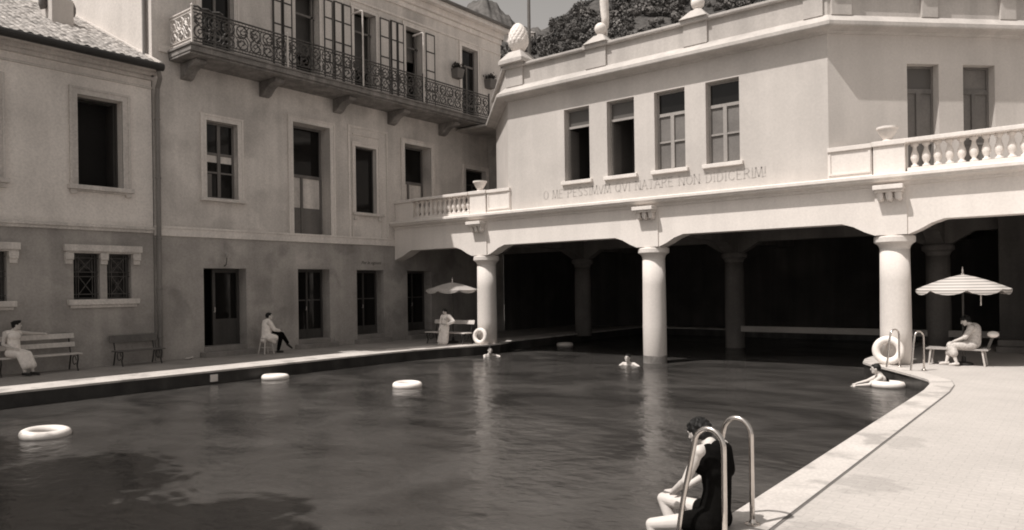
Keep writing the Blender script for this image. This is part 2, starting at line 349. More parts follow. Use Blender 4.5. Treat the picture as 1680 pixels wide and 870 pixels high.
# coping stone ring: top, inner face, slight overhang
cp = MB(); nos = offs(pool, -.03)
ringmesh(cp, nos, outer, .012)
cp.add([(x, y, .012) for x, y in nos] + [(x, y, -.035) for x, y in nos], [(i, (i+1) % n, n+(i+1) % n, n+i) for i in range(n)])
ringmesh(cp, nos, pool, -.035)
struct(cp, 'pool_coping', 'coping')
pw = MB().add([(x, y, -.035) for x, y in pool] + [(x, y, -2.2) for x, y in pool], [(i, (i+1) % n, n+(i+1) % n, n+i) for i in range(n)])
struct(pw, 'pool_wall', 'poolwall')
struct(MB().add([(x, y, -2.2) for x, y in pool], [tuple(range(n))]), 'pool_floor', 'poolfloor')
struct(MB().box(-12.2, -11.6, 1, 31, -2.19, -2.186).box(-16, -3, 6.9, 7.5, -2.18, -2.176), 'pool_lane_line', 'lane')
struct(MB().add([(x, y, ZW) for x, y in pool], [tuple(range(n))]), 'water', 'water')
jl = offs(pool, 1.1)[:len(poolL)] + offs(pool, .387)[len(poolL):]
jr_ = len(poolL)
jm = MB(); kk = len(poolR); jm.add([(x, y, .003) for x, y in outer[jr_:]] + [(x, y, .003) for x, y in jl[jr_:]], [(i, i+1, kk+i+1, kk+i) for i in range(kk-1)])
struct(jm, 'coping_joint', M('joint_tar', .22))
import bmesh
def sheet_with_hole(name, big, hole, z, mat):
    b = bmesh.new(); es = []
    for poly in (big, hole):
        vs = [b.verts.new((x, y, z)) for x, y in poly]; es += [b.edges.new((vs[i], vs[(i+1) % len(vs)])) for i in range(len(vs))]
    bmesh.ops.triangle_fill(b, use_beauty=True, edges=es, normal=(0, 0, 1))
    me = bpy.data.meshes.new(name); b.to_mesh(me); b.free(); me.materials.append(MAT[mat]); o = bpy.data.objects.new(name, me); COL.objects.link(o); o['kind'] = 'structure'; return o
sheet_with_hole('ground', [(-3000, -3000), (3000, -3000), (3000, 3000), (-3000, 3000)], offs(pool, .2), -.02, 'earth')
# left deck (along the hotel) and right deck, both stop at the joint
jL = jl[:len(poolL)]; jR = jl[len(poolL):]
struct(MB().add([(x, y, -.004) for x, y in [(-21.5, 32), (-21.5, -6), (jL[0][0], -6)] + jL[0:-1] + [(jL[-1][0], 32)]], [tuple(range(len(jL)+3))]), 'pool_terrace', 'deckl')
struct(MB().add([(x, y, -.004) for x, y in [(jR[0][0], 32)] + jR[1:] + [(jR[-1][0], -6), (14, -6), (14, 32)]], [tuple(range(len(jR)+3))]), 'sun_deck', 'pavers')
struct(MB().add([(x, y, -.004) for x, y in [(jL[0][0], jL[0][1]), (jL[0][0], -6), (jR[-1][0], -6), (jR[-1][0], jR[-1][1])]], [(0, 1, 2, 3)]), 'end_deck', 'pavers')

# ------------------------------------------------------------------ windows and doors shared builders
def surround(fr, u0, u1, z0, z1, wd=.15, d=.045, bottom=False):
    m = MB().box(u0-wd, u0, -.02, d, z0, z1+wd, fr).box(u1, u1+wd, -.02, d, z0, z1+wd, fr).box(u0, u1, -.02, d, z1, z1+wd, fr)
    m.box(u0-wd-.04, u0-wd+.02, -.02, d+.025, z0, z1+wd+.04, fr).box(u1+wd-.02, u1+wd+.04, -.02, d+.025, z0, z1+wd+.04, fr).box(u0-wd+.02, u1+wd-.02, -.02, d+.025, z1+wd-.02, z1+wd+.04, fr)
    return m
def sash(fr, u0, u1, z0, z1, d, bars_u=(), bars_z=(), fw_=.07, th=.06):
    m = MB().box(u0, u0+fw_, d, d+th, z0, z1, fr).box(u1-fw_, u1, d, d+th, z0, z1, fr).box(u0+fw_, u1-fw_, d, d+th, z0, z0+fw_, fr).box(u0+fw_, u1-fw_, d, d+th, z1-fw_, z1, fr)
    for b, wd in bars_u: m.box(b-wd/2, b+wd/2, d+.003, d+th+.015, z0+fw_, (bars_z[0][0] if bars_z and bars_z[0][0] > z0+(z1-z0)*.6 else z1-fw_), fr)
    for z, wd in bars_z: m.box(u0+fw_, u1-fw_, d+.006, d+th+.006, z-wd/2, z+wd/2, fr)
    return m
def window(root, fr, u0, u1, z0, z1, d, bars_u=(), bars_z=(), frame_mat='sash', pane_mat='glass', fw_=.07, label=None, name='window'):
    f = part(sash(fr, u0, u1, z0, z1, d, bars_u, bars_z, fw_), name, frame_mat, root, label)
    sub(MB().box(u0+.01, u1-.01, d+.02, d+.028, z0+.01, z1-.01, fr), 'pane', pane_mat, f)
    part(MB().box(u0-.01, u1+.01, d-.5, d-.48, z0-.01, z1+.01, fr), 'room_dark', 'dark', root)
    return f
def sill(fr, u0, u1, z, h=.1, out=.14, d0=-.05): return MB().box(u0, u1, d0, out, z-h, z, fr)

# ------------------------------------------------------------------ hotel
hotel = thing('hotel', 'tall grey plaster hotel with a long iron balcony over the poolside doors', 'building', (WX, 18, 0))
D1, D2, D3, D4 = (11.78, 13.22, .02, 2.71), (15.17, 16.50, .02, 2.72), (17.72, 19.04, .02, 2.71), (20.26, 21.6, .02, 2.7)
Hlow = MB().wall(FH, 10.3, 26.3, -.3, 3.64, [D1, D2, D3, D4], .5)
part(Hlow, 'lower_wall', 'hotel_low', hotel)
B1, B2, B3, B4, B5 = (11.92, 12.97, 4.87, 7.26), (15.03, 16.57, 3.93, 7.73, .55), (17.73, 18.73, 4.83, 7.28), (20.19, 21.66, 4.56, 7.73, .55), (23.76, 25.1, 4.56, 7.15)
T1, T2, T3, T4, T5 = (11.83, 12.91, 9.1, 12.1), (15.2, 16.2, 9.1, 12.3), (17.75, 18.8, 9.1, 12.35), (20.35, 21.25, 9.1, 12.4), (23.64, 24.68, 9.1, 12.43)
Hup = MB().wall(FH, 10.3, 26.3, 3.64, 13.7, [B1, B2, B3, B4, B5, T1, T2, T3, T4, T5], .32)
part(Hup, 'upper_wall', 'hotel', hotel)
Hend = MB().wall(FE, -32, WX, -.3, 13.7)
Hend.box(-32, WX-.01, -16, -15.99, -.3, 13.7, FE).box(-32, -31.9, -16, 0, -.3, 13.7, FE)
part(Hend, 'end_wall', 'endwall', hotel)
part(MB().box(10.28, 26.3, -.02, .05, 3.64, 3.92, FH).box(10.28, 26.3, -.02, .07, 3.86, 3.93, FH), 'string_band', 'band', hotel, bevel=.012)
for a_, b_ in ((10.45, 11.62), (13.38, 15.01), (16.66, 17.56), (19.2, 20.1)): part(MB().box(a_, b_, 0, .03, 0, .32, FH), 'plinth', 'hotel_low', hotel)
# eave
ev = MB().box(9.95, 26.4, -10, .48, 13.55, 13.68, FH).box(9.95, 26.4, .48, .58, 13.5, 13.74, FH).box(10.3, 26.3, -.02, .22, 13.3, 13.55, FH).box(10.3, 26.3, -.02, .1, 13.1, 13.3, FH).box(10.3, 26.3, -.02, .06, 12.62, 12.7, FH)
part(ev, 'eave', 'band', hotel, bevel=.02)
part(MB().add([FH(9.9, .6, 13.74), FH(26.45, .6, 13.74), FH(26.45, -11.4, 13.74), FH(9.9, -11.4, 13.74), FH(14.5, -5.3, 16.4), FH(21.9, -5.3, 16.4)], [(0, 1, 5, 4), (1, 2, 5), (2, 3, 4, 5), (3, 0, 4), (0, 3, 2, 1)]), 'roof', 'tile', hotel)
part(MB().tube([FH(9.9, .66, 13.72), FH(26.4, .66, 13.72)], .075, 10), 'gutter', 'zinc', hotel)
part(MB().tube([(-21.62, 10.22, 8.6), (-21.62, 10.22, 13.5)], .06, 10), 'drainpipe', 'pipe', hotel)
# ground doors
def ground_door(D, kind):
    u0, u1, z0, z1 = D
    if kind == 'panel':                       # right leaf glazed, left leaf open into the dark
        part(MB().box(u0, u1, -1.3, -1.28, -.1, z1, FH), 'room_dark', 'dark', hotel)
        um = u0+.52
        f = MB().box(um, um+.09, -.5, -.42, .3, z1-.01, FH).box(u1-.09, u1, -.5, -.42, .3, z1-.01, FH).box(um+.09, u1-.09, -.5, -.42, z1-.12, z1-.01, FH).box(um+.09, u1-.09, -.5, -.42, 1.02, 1.12, FH).box(um+.09, u1-.09, -.5, -.44, .3, 1.02, FH)
        d = part(f, 'door', 'wood', hotel, 'brown door leaf with a glazed upper half beside an open leaf')
        sub(MB().box(um+.08, u1-.08, -.485, -.475, 1.1, z1-.1, FH), 'pane', 'glass', d); sub(MB().tube([FH(um+.04, -.42, 1.35), FH(um+.04, -.36, 1.35), FH(um+.04, -.36, 1.5)], .014, 6), 'handle', 'pale_iron', d)
        lf = part(MB().bar(FH(u0+.03, -.52, .3), FH(u0+.1, -1.0, .3), .03, .03).box(u0+.02, u0+.06, -1.05, -.5, .3, z1-.02, FH), 'open_door_leaf', 'wood', hotel)
    else:
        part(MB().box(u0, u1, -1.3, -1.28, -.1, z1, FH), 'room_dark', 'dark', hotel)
        um = (u0+u1)/2
        f = MB().box(u0, u0+.07, -.5, -.42, .3, z1-.01, FH).box(u1-.07, u1, -.5, -.42, .3, z1-.01, FH).box(u0+.07, u1-.07, -.5, -.42, z1-.1, z1-.01, FH)
        f.box(um-.03, um+.03, -.5, -.43, .3, z1-.1, FH).box(u0+.07, um-.03, -.5, -.44, .3, .62, FH).box(um+.03, u1-.07, -.5, -.44, .3, .62, FH).box(u0+.07, um-.03, -.5, -.45, 1.62, 1.66, FH).box(um+.03, u1-.07, -.5, -.45, 1.62, 1.66, FH)
        d = part(f, 'door', 'wood', hotel)
        sub(MB().box(u0+.06, u1-.06, -.485, -.475, .6, z1-.08, FH), 'pane', 'glass', d); sub(MB().tube([FH(um-.06, -.43, 1.3), FH(um-.06, -.38, 1.3), FH(um-.06, -.38, 1.42)], .012, 6), 'handle', 'pale_iron', d)
    part(MB().box(u0-.14, u1+.14, -.02, .32, -.02, .15, FH).box(u0+.003, u1-.003, -.52, .03, .15, .3, FH), 'door_step', 'step', hotel, bevel=.012)
ground_door(D1, 'panel'); ground_door(D2, 'pair'); ground_door(D3, 'pair'); ground_door(D4, 'pair')
# first floor
part(surround(FH, B1[0], B1[1], B1[2], B1[3]), 'window_surround', 'band', hotel)
part(sill(FH, B1[0]-.24, B1[1]+.24, B1[2], .1, .16), 'sill', 'trim', hotel, bevel=.012)
window(hotel, FH, *B1[:4], -.26, [((B1[0]+B1[1])/2, .10)], [(6.28, .07), (5.7, .05)], 'woodgrey')
part(MB().box(B1[0]+.08, B1[1]-.08, -.229, -.224, 6.02, 6.24, FH), 'curtain', 'curtain', hotel)
part(MB().box(B1[0]+.075, B1[0]+.3, -.23, -.226, 4.95, 5.66, FH), 'curtain', 'blind', hotel)
def french(B, kick=True):
    u0, u1, z0, z1 = B[:4]; um = (u0+u1)/2-.08; zt = z0+(z1-z0)*.54
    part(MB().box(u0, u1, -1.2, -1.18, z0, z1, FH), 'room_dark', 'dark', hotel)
    f = MB().box(u0, u0+.08, -.55, -.47, z0, z1, FH).box(u1-.08, u1, -.55, -.47, z0, z1, FH).box(u0+.08, u1-.08, -.55, -.46, zt-.05, zt+.05, FH).box(u0+.08, u1-.08, -.55, -.47, z1-.08, z1, FH).box(um-.045, um+.045, -.55, -.47, z0, zt-.05, FH)
    f.box(u0+.08, um-.045, -.55, -.5, z0, z0+.95, FH).box(um+.045, u1-.08, -.55, -.5, z0, z0+.95, FH)
    d = part(f, 'french_door', 'woodgrey', hotel)
    sub(MB().box(u0+.07, u1-.07, -.53, -.52, zt, z1-.07, FH), 'fanlight', 'glass', d)
    sub(MB().box(u0+.07, um-.02, -.53, -.515, z0+.93, zt-.03, FH).box(um+.02, u1-.07, -.53, -.515, z0+.93, zt-.03, FH), 'curtained_pane', 'curtain', d)
    part(surround(FH, u0, u1, z0 if z0 > 4 else 3.93, z1, .16), 'door_surround', 'band', hotel)
french(B2); french(B4)
part(surround(FH, B3[0], B3[1], B3[2], B3[3], .12, .02), 'window_surround', 'band', hotel)
bs = MB().box(17.39, 17.47, 0, .04, 3.93, 8.02, FH).box(19.23, 19.31, 0, .04, 3.93, 8.02, FH).box(17.47, 19.23, 0, .04, 7.94, 8.02, FH).box(17.6, 18.86, 0, .05, 7.68, 7.73, FH).box(17.55, 17.6, 0, .03, 3.93, 4.7, FH).box(18.95, 19.0, 0, .03, 3.93, 4.7, FH)
part(bs, 'window_panel', 'band', hotel)
part(sill(FH, 17.55, 19.02, 4.83, .1, .14).box(17.6, 17.72, 0, .1, 4.56, 4.73, FH).box(18.78, 18.9, 0, .1, 4.56, 4.73, FH), 'sill', 'trim', hotel, bevel=.01)
window(hotel, FH, *B3[:4], -.24, [], [], 'wood', fw_=.05)
part(surround(FH, B5[0], B5[1], B5[2], B5[3], .14), 'window_surround', 'band', hotel)
window(hotel, FH, *B5[:4], -.26, [((B5[0]+B5[1])/2, .09)], [(6.5, .07)], 'wood')
# top floor doors with shutters
def shutter(u0, u1, z0=9.14, z1=12.3):
    m = MB().box(u0+.012, u1-.012, .05, .07, z0+.02, z1-.02, FH)
    s_ = part(m, 'shutter', 'shutter', hotel)
    f = MB().box(u0, u0+.04, .03, .085, z0, z1, FH).box(u1-.04, u1, .03, .085, z0, z1, FH)
    for z in (z0, 10.05, 10.85, 11.62, z1-.05): f.box(u0+.04, u1-.04, .03, .085, z, z+.05, FH)
    sub(f, 'shutter_frame', 'wood', s_)
for T, dr in ((T1, 'plain'), (T2, 'open'), (T3, 'open'), (T4, 'half'), (T5, 'plain')):
    u0, u1, z0, z1 = T
    part(surround(FH, u0, u1, z0, z1, .13, .03), 'door_surround', 'band', hotel)
    if dr == 'plain': window(hotel, FH, u0, u1, z0, z1, -.26, [((u0+u1)/2, .08)], [(z1-.75, .08), (z0+.9, .08)], 'woodgrey', name='balcony_door')
    else:
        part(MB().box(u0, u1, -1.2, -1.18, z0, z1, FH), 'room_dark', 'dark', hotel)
        part(MB().box(u0, u0+.03, -.75, -.2, z0, z1-.05, FH).box(u1-.16, u1-.09, -.32, -.24, z0, z1-.05, FH).box(u0, u1, -.3, -.24, z1-.75, z1-.68, FH), 'balcony_door', 'woodgrey', hotel)
        part(MB().box(u0+.04, u1-.04, -.5, -.49, z0+(1.2 if dr == 'open' else 2.1), z1-.02, FH), 'blind', 'wood' if dr == 'open' else 'blind', hotel)
for T, wl, wr in ((T2, .34, .36), (T3, .36, .46), (T4, .3, .5)):
    shutter(T[0]-.18-wl, T[0]-.16, 9.14, T[3]); shutter(T[1]+.16, T[1]+.18+wr, 9.14, T[3])
    shutter(T[0]-.22-2*wl, T[0]-.22-wl, 9.14, T[3])
part(MB().box(10.5, 26.2, -.01, .05, 9.02, 9.22, FH), 'skirting', 'band', hotel)
# balcony
XO = -20.02-WX
bal = part(MB().box(10.78, 23.98, 0, XO-.03, 8.87, 9.02, FH).box(10.74, 24.0, 0, XO+.02, 9.02, 9.08, FH).box(10.8, 23.96, 0, XO-.12, 8.8, 8.87, FH), 'balcony', 'slab', hotel, bevel=.015)
for c in (11.3, 13.95, 16.9, 19.5, 22.3):
    pr = [(0, 8.8), (.92, 8.8), (.95, 8.74), (.9, 8.67), (.78, 8.64), (.6, 8.62), (.42, 8.55), (.3, 8.45), (.2, 8.37), (.08, 8.33), (0, 8.33)]
    fr = Frame((WX, c, 0), (1, 0, 0), (0, 1, 0)); sub(MB().prism(pr, fr, -.17, .17), 'console', 'slab', bal, bevel=.02)
RT, RB = 10.08, 9.14
def scroll(mb, fr, uc, zc, h, flip=1, r=.011):
    for sgn in (1, -1):
        pts = []
        for i in range(30):
            t = i/29; a = t*2.1*2*math.pi*.72; rr = h*.26*(1-t)**.8+.012
            cz = zc + sgn*h*.24
            pts.append(fr(uc + flip*sgn*math.cos(a+R(90))*rr, 0, cz + sgn*(math.sin(a+R(90)))*rr*(-1)))
        mb.tube(pts, r, 4)
    # leafy side curls
    for sgn in (1, -1):
        for k in range(3):
            a0 = R(40+70*k); p0 = fr(uc+sgn*flip*.05, 0, zc+sgn*h*(.05+.12*k)); 
            pts = [fr(uc+sgn*flip*(.05+.13*math.sin(t*2.6)), 0, zc+sgn*h*(.02+.13*k)+.10*math.sin(t*2.2+k)) for t in np.linspace(0, 1.1, 9)]
            mb.tube(pts, lambda t: r*(1.3-.8*t), 4)
def railing(fr, u0, u1, mat):
    m = MB()
    m.box(u0, u1, -.025, .025, RT-.035, RT, fr).box(u0, u1, -.02, .02, RT-.12, RT-.1, fr).box(u0, u1, -.02, .02, RB, RB+.03, fr).box(u0, u1, -.02, .02, RB+.09, RB+.11, fr)
    n_ = max(1, round((u1-u0)/.42)); st = (u1-u0)/n_
    for i in range(n_): scroll(m, fr, u0+st*(i+.5), (RB+RT)/2, .78, 1 if i % 2 else -1, .019)
    for i in range(n_+1):
        if 0 < i < n_: m.tube([fr(u0+st*i+.1*math.sin(t*6.28), 0, RB+.1+(RT-RB-.22)*t) for t in np.linspace(0, 1, 13)], .016, 4)
        if i < n_:
            for q in (.25, .5, .75): m.tube([fr(u0+st*(i+q)+.07*math.sin(t*6.28*1.5+q*9), 0, RB+.1+(RT-RB-.22)*t) for t in np.linspace(0, 1, 15)], lambda t: .012+.008*math.sin(t*25), 4)
    for i in range(0, n_*4+1): m.box(u0+st*i/4-.005, u0+st*i/4+.005, -.005, .005, RT-.12, RT-.03, fr).box(u0+st*i/4-.005, u0+st*i/4+.005, -.005, .005, RB+.02, RB+.1, fr)
    return m
FR = Frame((-20.08, 0, 0), (0, 1, 0), (1, 0, 0)); FRE = Frame((0, 10.84, 0), (1, 0, 0), (0, -1, 0))
posts = [10.84, 14.0, 17.05, 20.02, 23.92]
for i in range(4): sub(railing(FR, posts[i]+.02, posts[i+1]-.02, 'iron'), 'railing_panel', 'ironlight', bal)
sub(railing(FRE, WX+.03, -20.1, 'iron'), 'railing_panel', 'pale_iron', bal, 'short iron end panel of the balcony railing, coloured pale as if sunlit')  # sunlight put into the colour: pale paint on this end panel only
for i, y in enumerate(posts):
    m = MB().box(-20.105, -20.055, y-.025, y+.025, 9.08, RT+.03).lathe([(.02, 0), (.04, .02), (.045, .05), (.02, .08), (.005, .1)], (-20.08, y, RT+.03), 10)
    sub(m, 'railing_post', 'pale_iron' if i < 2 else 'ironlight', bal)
for y in (17.05, 20.02):
    sub(MB().tube([(-20.03, y, 9.1), (-20.03, y, 11.72), (-20.1, y, 11.76), (-20.5, y-.1, 11.7)], .028, 6), 'awning_post', 'pale_iron', bal)
sub(MB().tube([(-20.08+.02*math.sin(i), 10.9+i*.11, 10.13+.03*math.sin(i*2.1)) for i in range(9)], .035, 5), 'climbing_plant', 'plant', bal)
# drainpipe at the joint of annex and hotel
# lamp and lettering
lamp = thing('wall_lamp', 'small glass bulb lamp on a bracket above the first poolside door', 'lamp', (WX+.05, 12.46, 2.8))
part(MB().tube([FH(12.46, 0, 2.78), FH(12.46, .12, 2.82), FH(12.46, .16, 2.95), FH(12.46, .16, 3.04)], .014, 6), 'bracket', 'iron', lamp)
part(MB().ell(FH(12.46, .16, 3.12), (.055, .055, .075)), 'bulb', 'sash', lamp, smooth=True)
def text_mesh(txt, size, shear=0):
    cu = bpy.data.curves.new('lettering', 'FONT'); cu.body = txt; cu.size = size; cu.shear = shear; cu.extrude = .003; cu.align_x = 'CENTER'
    o = bpy.data.objects.new('lettering', cu); COL.objects.link(o); dg = bpy.context.evaluated_depsgraph_get(); dg.update()
    me = bpy.data.meshes.new_from_object(o.evaluated_get(dg)); bpy.data.objects.remove(o); return me
tm = text_mesh('Per le signore', .17, .35); tm.materials.clear(); tm.materials.append(MAT['letterd'])
to = bpy.data.objects.new('lettering', tm); COL.objects.link(to)
to.matrix_world = Matrix(((0, 0, 1, WX+.004), (1, 0, 0, 18.42), (0, 1, 0, 2.93), (0, 0, 0, 1))); 
mw = to.matrix_world.copy(); to.parent = hotel; to.matrix_parent_inverse = Matrix.Translation(hotel.location).inverted()

# ------------------------------------------------------------------ annex
annex = thing('annex_house', 'lower grey house with tiled roof and grilled windows left of the hotel', 'building', (WX, 4, 0))
LW = [(8.13, 8.80, 1.83, 3.07), (8.98, 9.63, 1.83, 3.07)]
LW2 = [(a-3.03, b-3.03, c, d) for a, b, c, d in LW]; LW3 = [(a-6.06, b-6.06, c, d) for a, b, c, d in LW]
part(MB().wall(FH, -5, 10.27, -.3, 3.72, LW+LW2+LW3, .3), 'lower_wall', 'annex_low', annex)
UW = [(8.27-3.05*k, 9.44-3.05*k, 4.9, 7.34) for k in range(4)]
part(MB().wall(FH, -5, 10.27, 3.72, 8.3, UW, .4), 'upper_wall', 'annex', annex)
part(MB().box(-5, 10.25, -.02, .06, 3.70, 3.78, FH).box(-5, 10.25, -.02, .1, 3.78, 3.87, FH), 'string_course', 'trim', annex, bevel=.012)
part(MB().box(WX-10, WX-.01, -5.02, -5, -.3, 8.3).box(WX-10, WX-9.99, -5, 10.2, -.3, 8.3).add([(WX, -5, 8.3), (WX-4.6, -5, 10.6), (WX-10, -5, 8.3)], [(0, 1, 2)]), 'rear_wall', 'annex', annex)
for W_ in (LW, LW2, LW3):
    a, b = W_[0][0], W_[1][1]
    for (u0, u1, z0, z1) in W_:
        w_ = window(annex, FH, u0, u1, z0, z1, -.26, [], [], 'wood', fw_=.05)
        g = MB().box(u0, u1, -.11, -.095, 2.44, 2.46, FH).box(u0, u1, -.11, -.095, 2.56, 2.58, FH).box(u0, u1, -.11, -.095, 1.96, 1.98, FH).box(u0, u1, -.11, -.095, 2.94, 2.96, FH)
        for uu in (u0+.1, u0+.16, u1-.16, u1-.1): g.box(uu-.007, uu+.007, -.115, -.1, z0, z1, FH)
        for (za, zb) in ((1.98, 2.44), (2.58, 2.94)):
            g.bar(FH(u0+.17, -.1, za), FH(u1-.17, -.1, zb), .016, .016).bar(FH(u0+.17, -.1, zb), FH(u1-.17, -.1, za), .016, .016)
        sub(g, 'grille', 'ironlight', w_)
    part(MB().box(a-.24, b+.28, -.02, .12, 3.12, 3.30, FH).box(a-.2, b+.24, -.02, .08, 3.08, 3.12, FH), 'lintel', 'trim', annex, bevel=.015)
    for c in (a-.12, (W_[0][1]+W_[1][0])/2, b+.13):
        part(MB().box(c-.11, c+.11, -.02, .1, 2.95, 3.08, FH).box(c-.09, c+.09, -.02, .07, 2.78, 2.95, FH).tube([FH(c-.1, .08, 2.92), FH(c+.1, .08, 2.92)], .035, 8), 'corbel', 'trim', annex, bevel=.01)
    part(MB().box(a-.16, b+.18, -.03, .13, 1.68, 1.83, FH).box(a-.1, b+.12, -.03, .07, 1.6, 1.68, FH), 'sill', 'trim', annex, bevel=.012)
for (u0, u1, z0, z1) in UW:
    part(MB().box(u0, u1, -.85, -.84, z0, z1, FH).box(u0-.01, u0, -.85, -.4, z0, z1, FH).box(u1, u1+.01, -.85, -.4, z0, z1, FH).box(u0, u1, -.85, -.4, z0-.01, z0, FH), 'room_dark', 'dark', annex)
    part(surround(FH, u0, u1, z0, z1, .16, .05), 'window_surround', 'trim', annex)
    f_ = part(MB().box(u0, u0+.05, -.36, -.3, z0, z1, FH).box(u1-.05, u1, -.36, -.3, z0, z1, FH).box(u0+.05, u1-.05, -.36, -.3, z1-.05, z1, FH).box(u0+.05, u1-.05, -.36, -.3, z0, z0+.05, FH), 'window', 'wood', annex)
    sub(MB().box(u0+.05, u0+.09, -.82, -.36, z0+.03, z1-.05, FH).box(u1-.09, u1-.05, -.82, -.36, z0+.03, z1-.05, FH), 'open_casement', 'wood', f_)
    part(MB().box(u0-.26, u1+.26, -.02, .17, z0-.12, z0, FH).box(u0-.2, u0-.05, -.02, .1, z0-.24, z0-.12, FH).box(u1+.05, u1+.2, -.02, .1, z0-.24, z0-.12, FH).box(u0-.2, u1+.2, -.02, .08, z0-.17, z0-.12, FH), 'sill', 'trim', annex, bevel=.012)
part(MB().box(-5, 10.28, -.02, .05, 7.86, 7.92, FH).box(-5, 10.28, -.02, .28, 8.2, 8.3, FH).box(-5, 10.28, -.02, .12, 8.1, 8.2, FH).box(-5, 10.28, -.02, .5, 8.3, 8.36, FH), 'eave_cornice', 'trim', annex, bevel=.012)
part(MB().tube([FH(-5, .66, 8.37), FH(10.3, .66, 8.37)], .11, 10), 'gutter', 'iron', annex)
# tiled roof as real relief
def tiles(y0, y1, x0, z0, slope, length):
    ny = int((y1-y0)/.035); nx = int(length/.07); ys = np.linspace(y0, y1, ny); ts = np.linspace(0, length, nx); ca = 1/math.hypot(1, slope); sa = slope*ca
    rs = np.random.RandomState(3); jit = rs.rand(200, 400); Y, T = np.meshgrid(ys, ts, indexing='ij')
    col_ = np.floor((Y-y0)/.22).astype(int); row_ = np.floor((T+jit[0, col_]*.12)/.36).astype(int)
    h = .05*np.abs(np.sin((Y-y0)/.22*math.pi)) + .035*(1-((T+jit[0, col_]*.12)/.36 - row_)) + .03*jit[col_ % 200, row_ % 400]
    X = x0 - T*ca - h*-sa*0; Z = z0 + T*sa + h
    V = np.stack([X, Y, Z], -1).reshape(-1, 3)
    F = [(i*nx+j, (i+1)*nx+j, (i+1)*nx+j+1, i*nx+j+1) for i in range(ny-1) for j in range(nx-1)]
    return V, F
V, F_ = tiles(-5, 10.22, -20.72, 8.42, .475, 7.4)
mb = MB(); mb.v = [tuple(p) for p in V]; mb.f = F_
part(mb, 'roof', 'tile', annex)
part(MB().add([(-20.8, -5, 8.36), (-20.8, 10.28, 8.36), (-27.4, 10.28, 11.5), (-27.4, -5, 11.5), (-31.35, -5, 8.3), (-31.35, 10.2, 8.3)], [(0, 1, 2, 3), (3, 2, 5, 4)]), 'roof_deck', 'tile', annex)
part(MB().box(-28, -20.9, 10.18, 10.28, 8.2, 8.21).prism([(-20.7, 8.36), (-20.7, 8.52), (-27.4, 11.7), (-27.4, 11.54)], WORLD, 10.2, 10.288), 'verge_flashing', 'pale_iron', annex)
ch = thing('chimney', 'white rendered chimney with arched terracotta hood on the annex roof', 'chimney', (-24.3, 9.0, 10))
part(MB().box(-24.7, -23.9, 8.62, 9.22, 9.6, 10.75), 'stack', 'white', ch, bevel=.03)
part(MB().tube([(-24.3, 8.92+.42*math.cos(a), 10.6+.35*math.sin(a)) for a in np.linspace(-.5, math.pi+.5, 14)], .1, 8), 'hood', 'terracotta', ch, smooth=True)
dp = part(MB().tube([(-20.78, 10.2, 8.3), (-20.95, 10.33, 8.12), (-21.2, 10.38, 7.9), (-21.24, 10.38, 7.6), (-21.24, 10.38, .1)], .065, 10), 'drainpipe', 'pipe', annex)
for z in (.7, 2.1, 3.55, 5.3, 7.0): sub(MB().lathe([(.072, -.03), (.082, -.02), (.082, .02), (.072, .03)], (-21.24, 10.38, z), 12), 'pipe_collar', 'pipe', dp)

# ------------------------------------------------------------------ pavilion over the pool
pav = thing('bath_pavilion', 'white bathing pavilion on round columns over the far end of the pool', 'building', (-10.4, 24, 0))
WINS = [(-13.39, -12.44), (-11.8, -10.85), (-10.18, -9.21), (-8.58, -7.61)]
holes = [(a, b, 5.36, 7.67) for a, b in WINS]
wl = MB().wall(F1, -15.7, -5.3, 4.5, 8.5, holes, .3)
h2 = [(2.16, 3.04, 4.52, 7.6), (3.72, 4.62, 4.52, 7.6), (6.6, 7.5, 4.52, 7.6)]
wl.wall(F2, 0, 9.4, 4.5, 8.5, h2, .3).wall(F3, 0, 4.3, 4.5, 8.5, [], .3)
wl.box(-18.75, -18.7, 22.8, 33, 4.5, 8.5).box(1.3, 1.35, 26.4, 33, 4.5, 8.5).box(-18.7, 1.3, 33, 33.05, 4.5, 8.5)
part(wl, 'upper_wall', 'white', pav)
line = [(-18.74, 22.74), (-15.7, 19.7), (-5.3, 19.7), (1.35, 26.35)]
part(MB().sweep(line, [(-.05, 8.30), (.06, 8.32), (.1, 8.36), (.38, 8.40), (.40, 8.43), (.40, 8.52), (.34, 8.56), (.14, 8.72), (.10, 8.76), (-.05, 8.76)]), 'cornice', 'parapet', pav)
part(MB().sweep(line, [(.07, 8.74), (.07, 9.38), (-.2, 9.38), (-.2, 8.5), (-.05, 8.5)]), 'parapet', 'parapet', pav)
part(MB().sweep(line, [(.17, 9.37), (.19, 9.41), (.19, 9.46), (-.05, 9.56), (-.3, 9.46), (-.3, 9.37)]), 'parapet_coping', 'parapet', pav)
def pier(fr, u0, u1): part(MB().box(u0, u1, -.1, .14, 8.755, 9.37, fr).box(u0-.06, u1+.06, -.32, .22, 9.365, 9.50, fr), 'parapet_pier', 'parapet', pav, bevel=.012)
pier(F1, -15.66, -14.95); pier(F1, -12.47, -11.73); pier(F1, -9.17, -8.45); pier(F1, -5.85, -5.36); pier(F2, .05, .6); pier(F2, 2.5, 2.95); pier(F2, 4.7, 5.15)
part(MB().add([(-18.7, 22.7, 8.9), (-15.7, 19.8, 8.9), (-5.3, 19.8, 8.9), (1.3, 26.4, 8.9), (1.3, 33, 8.9), (-18.7, 33, 8.9)], [(0, 1, 2, 3, 4, 5)]), 'roof', 'white', pav)
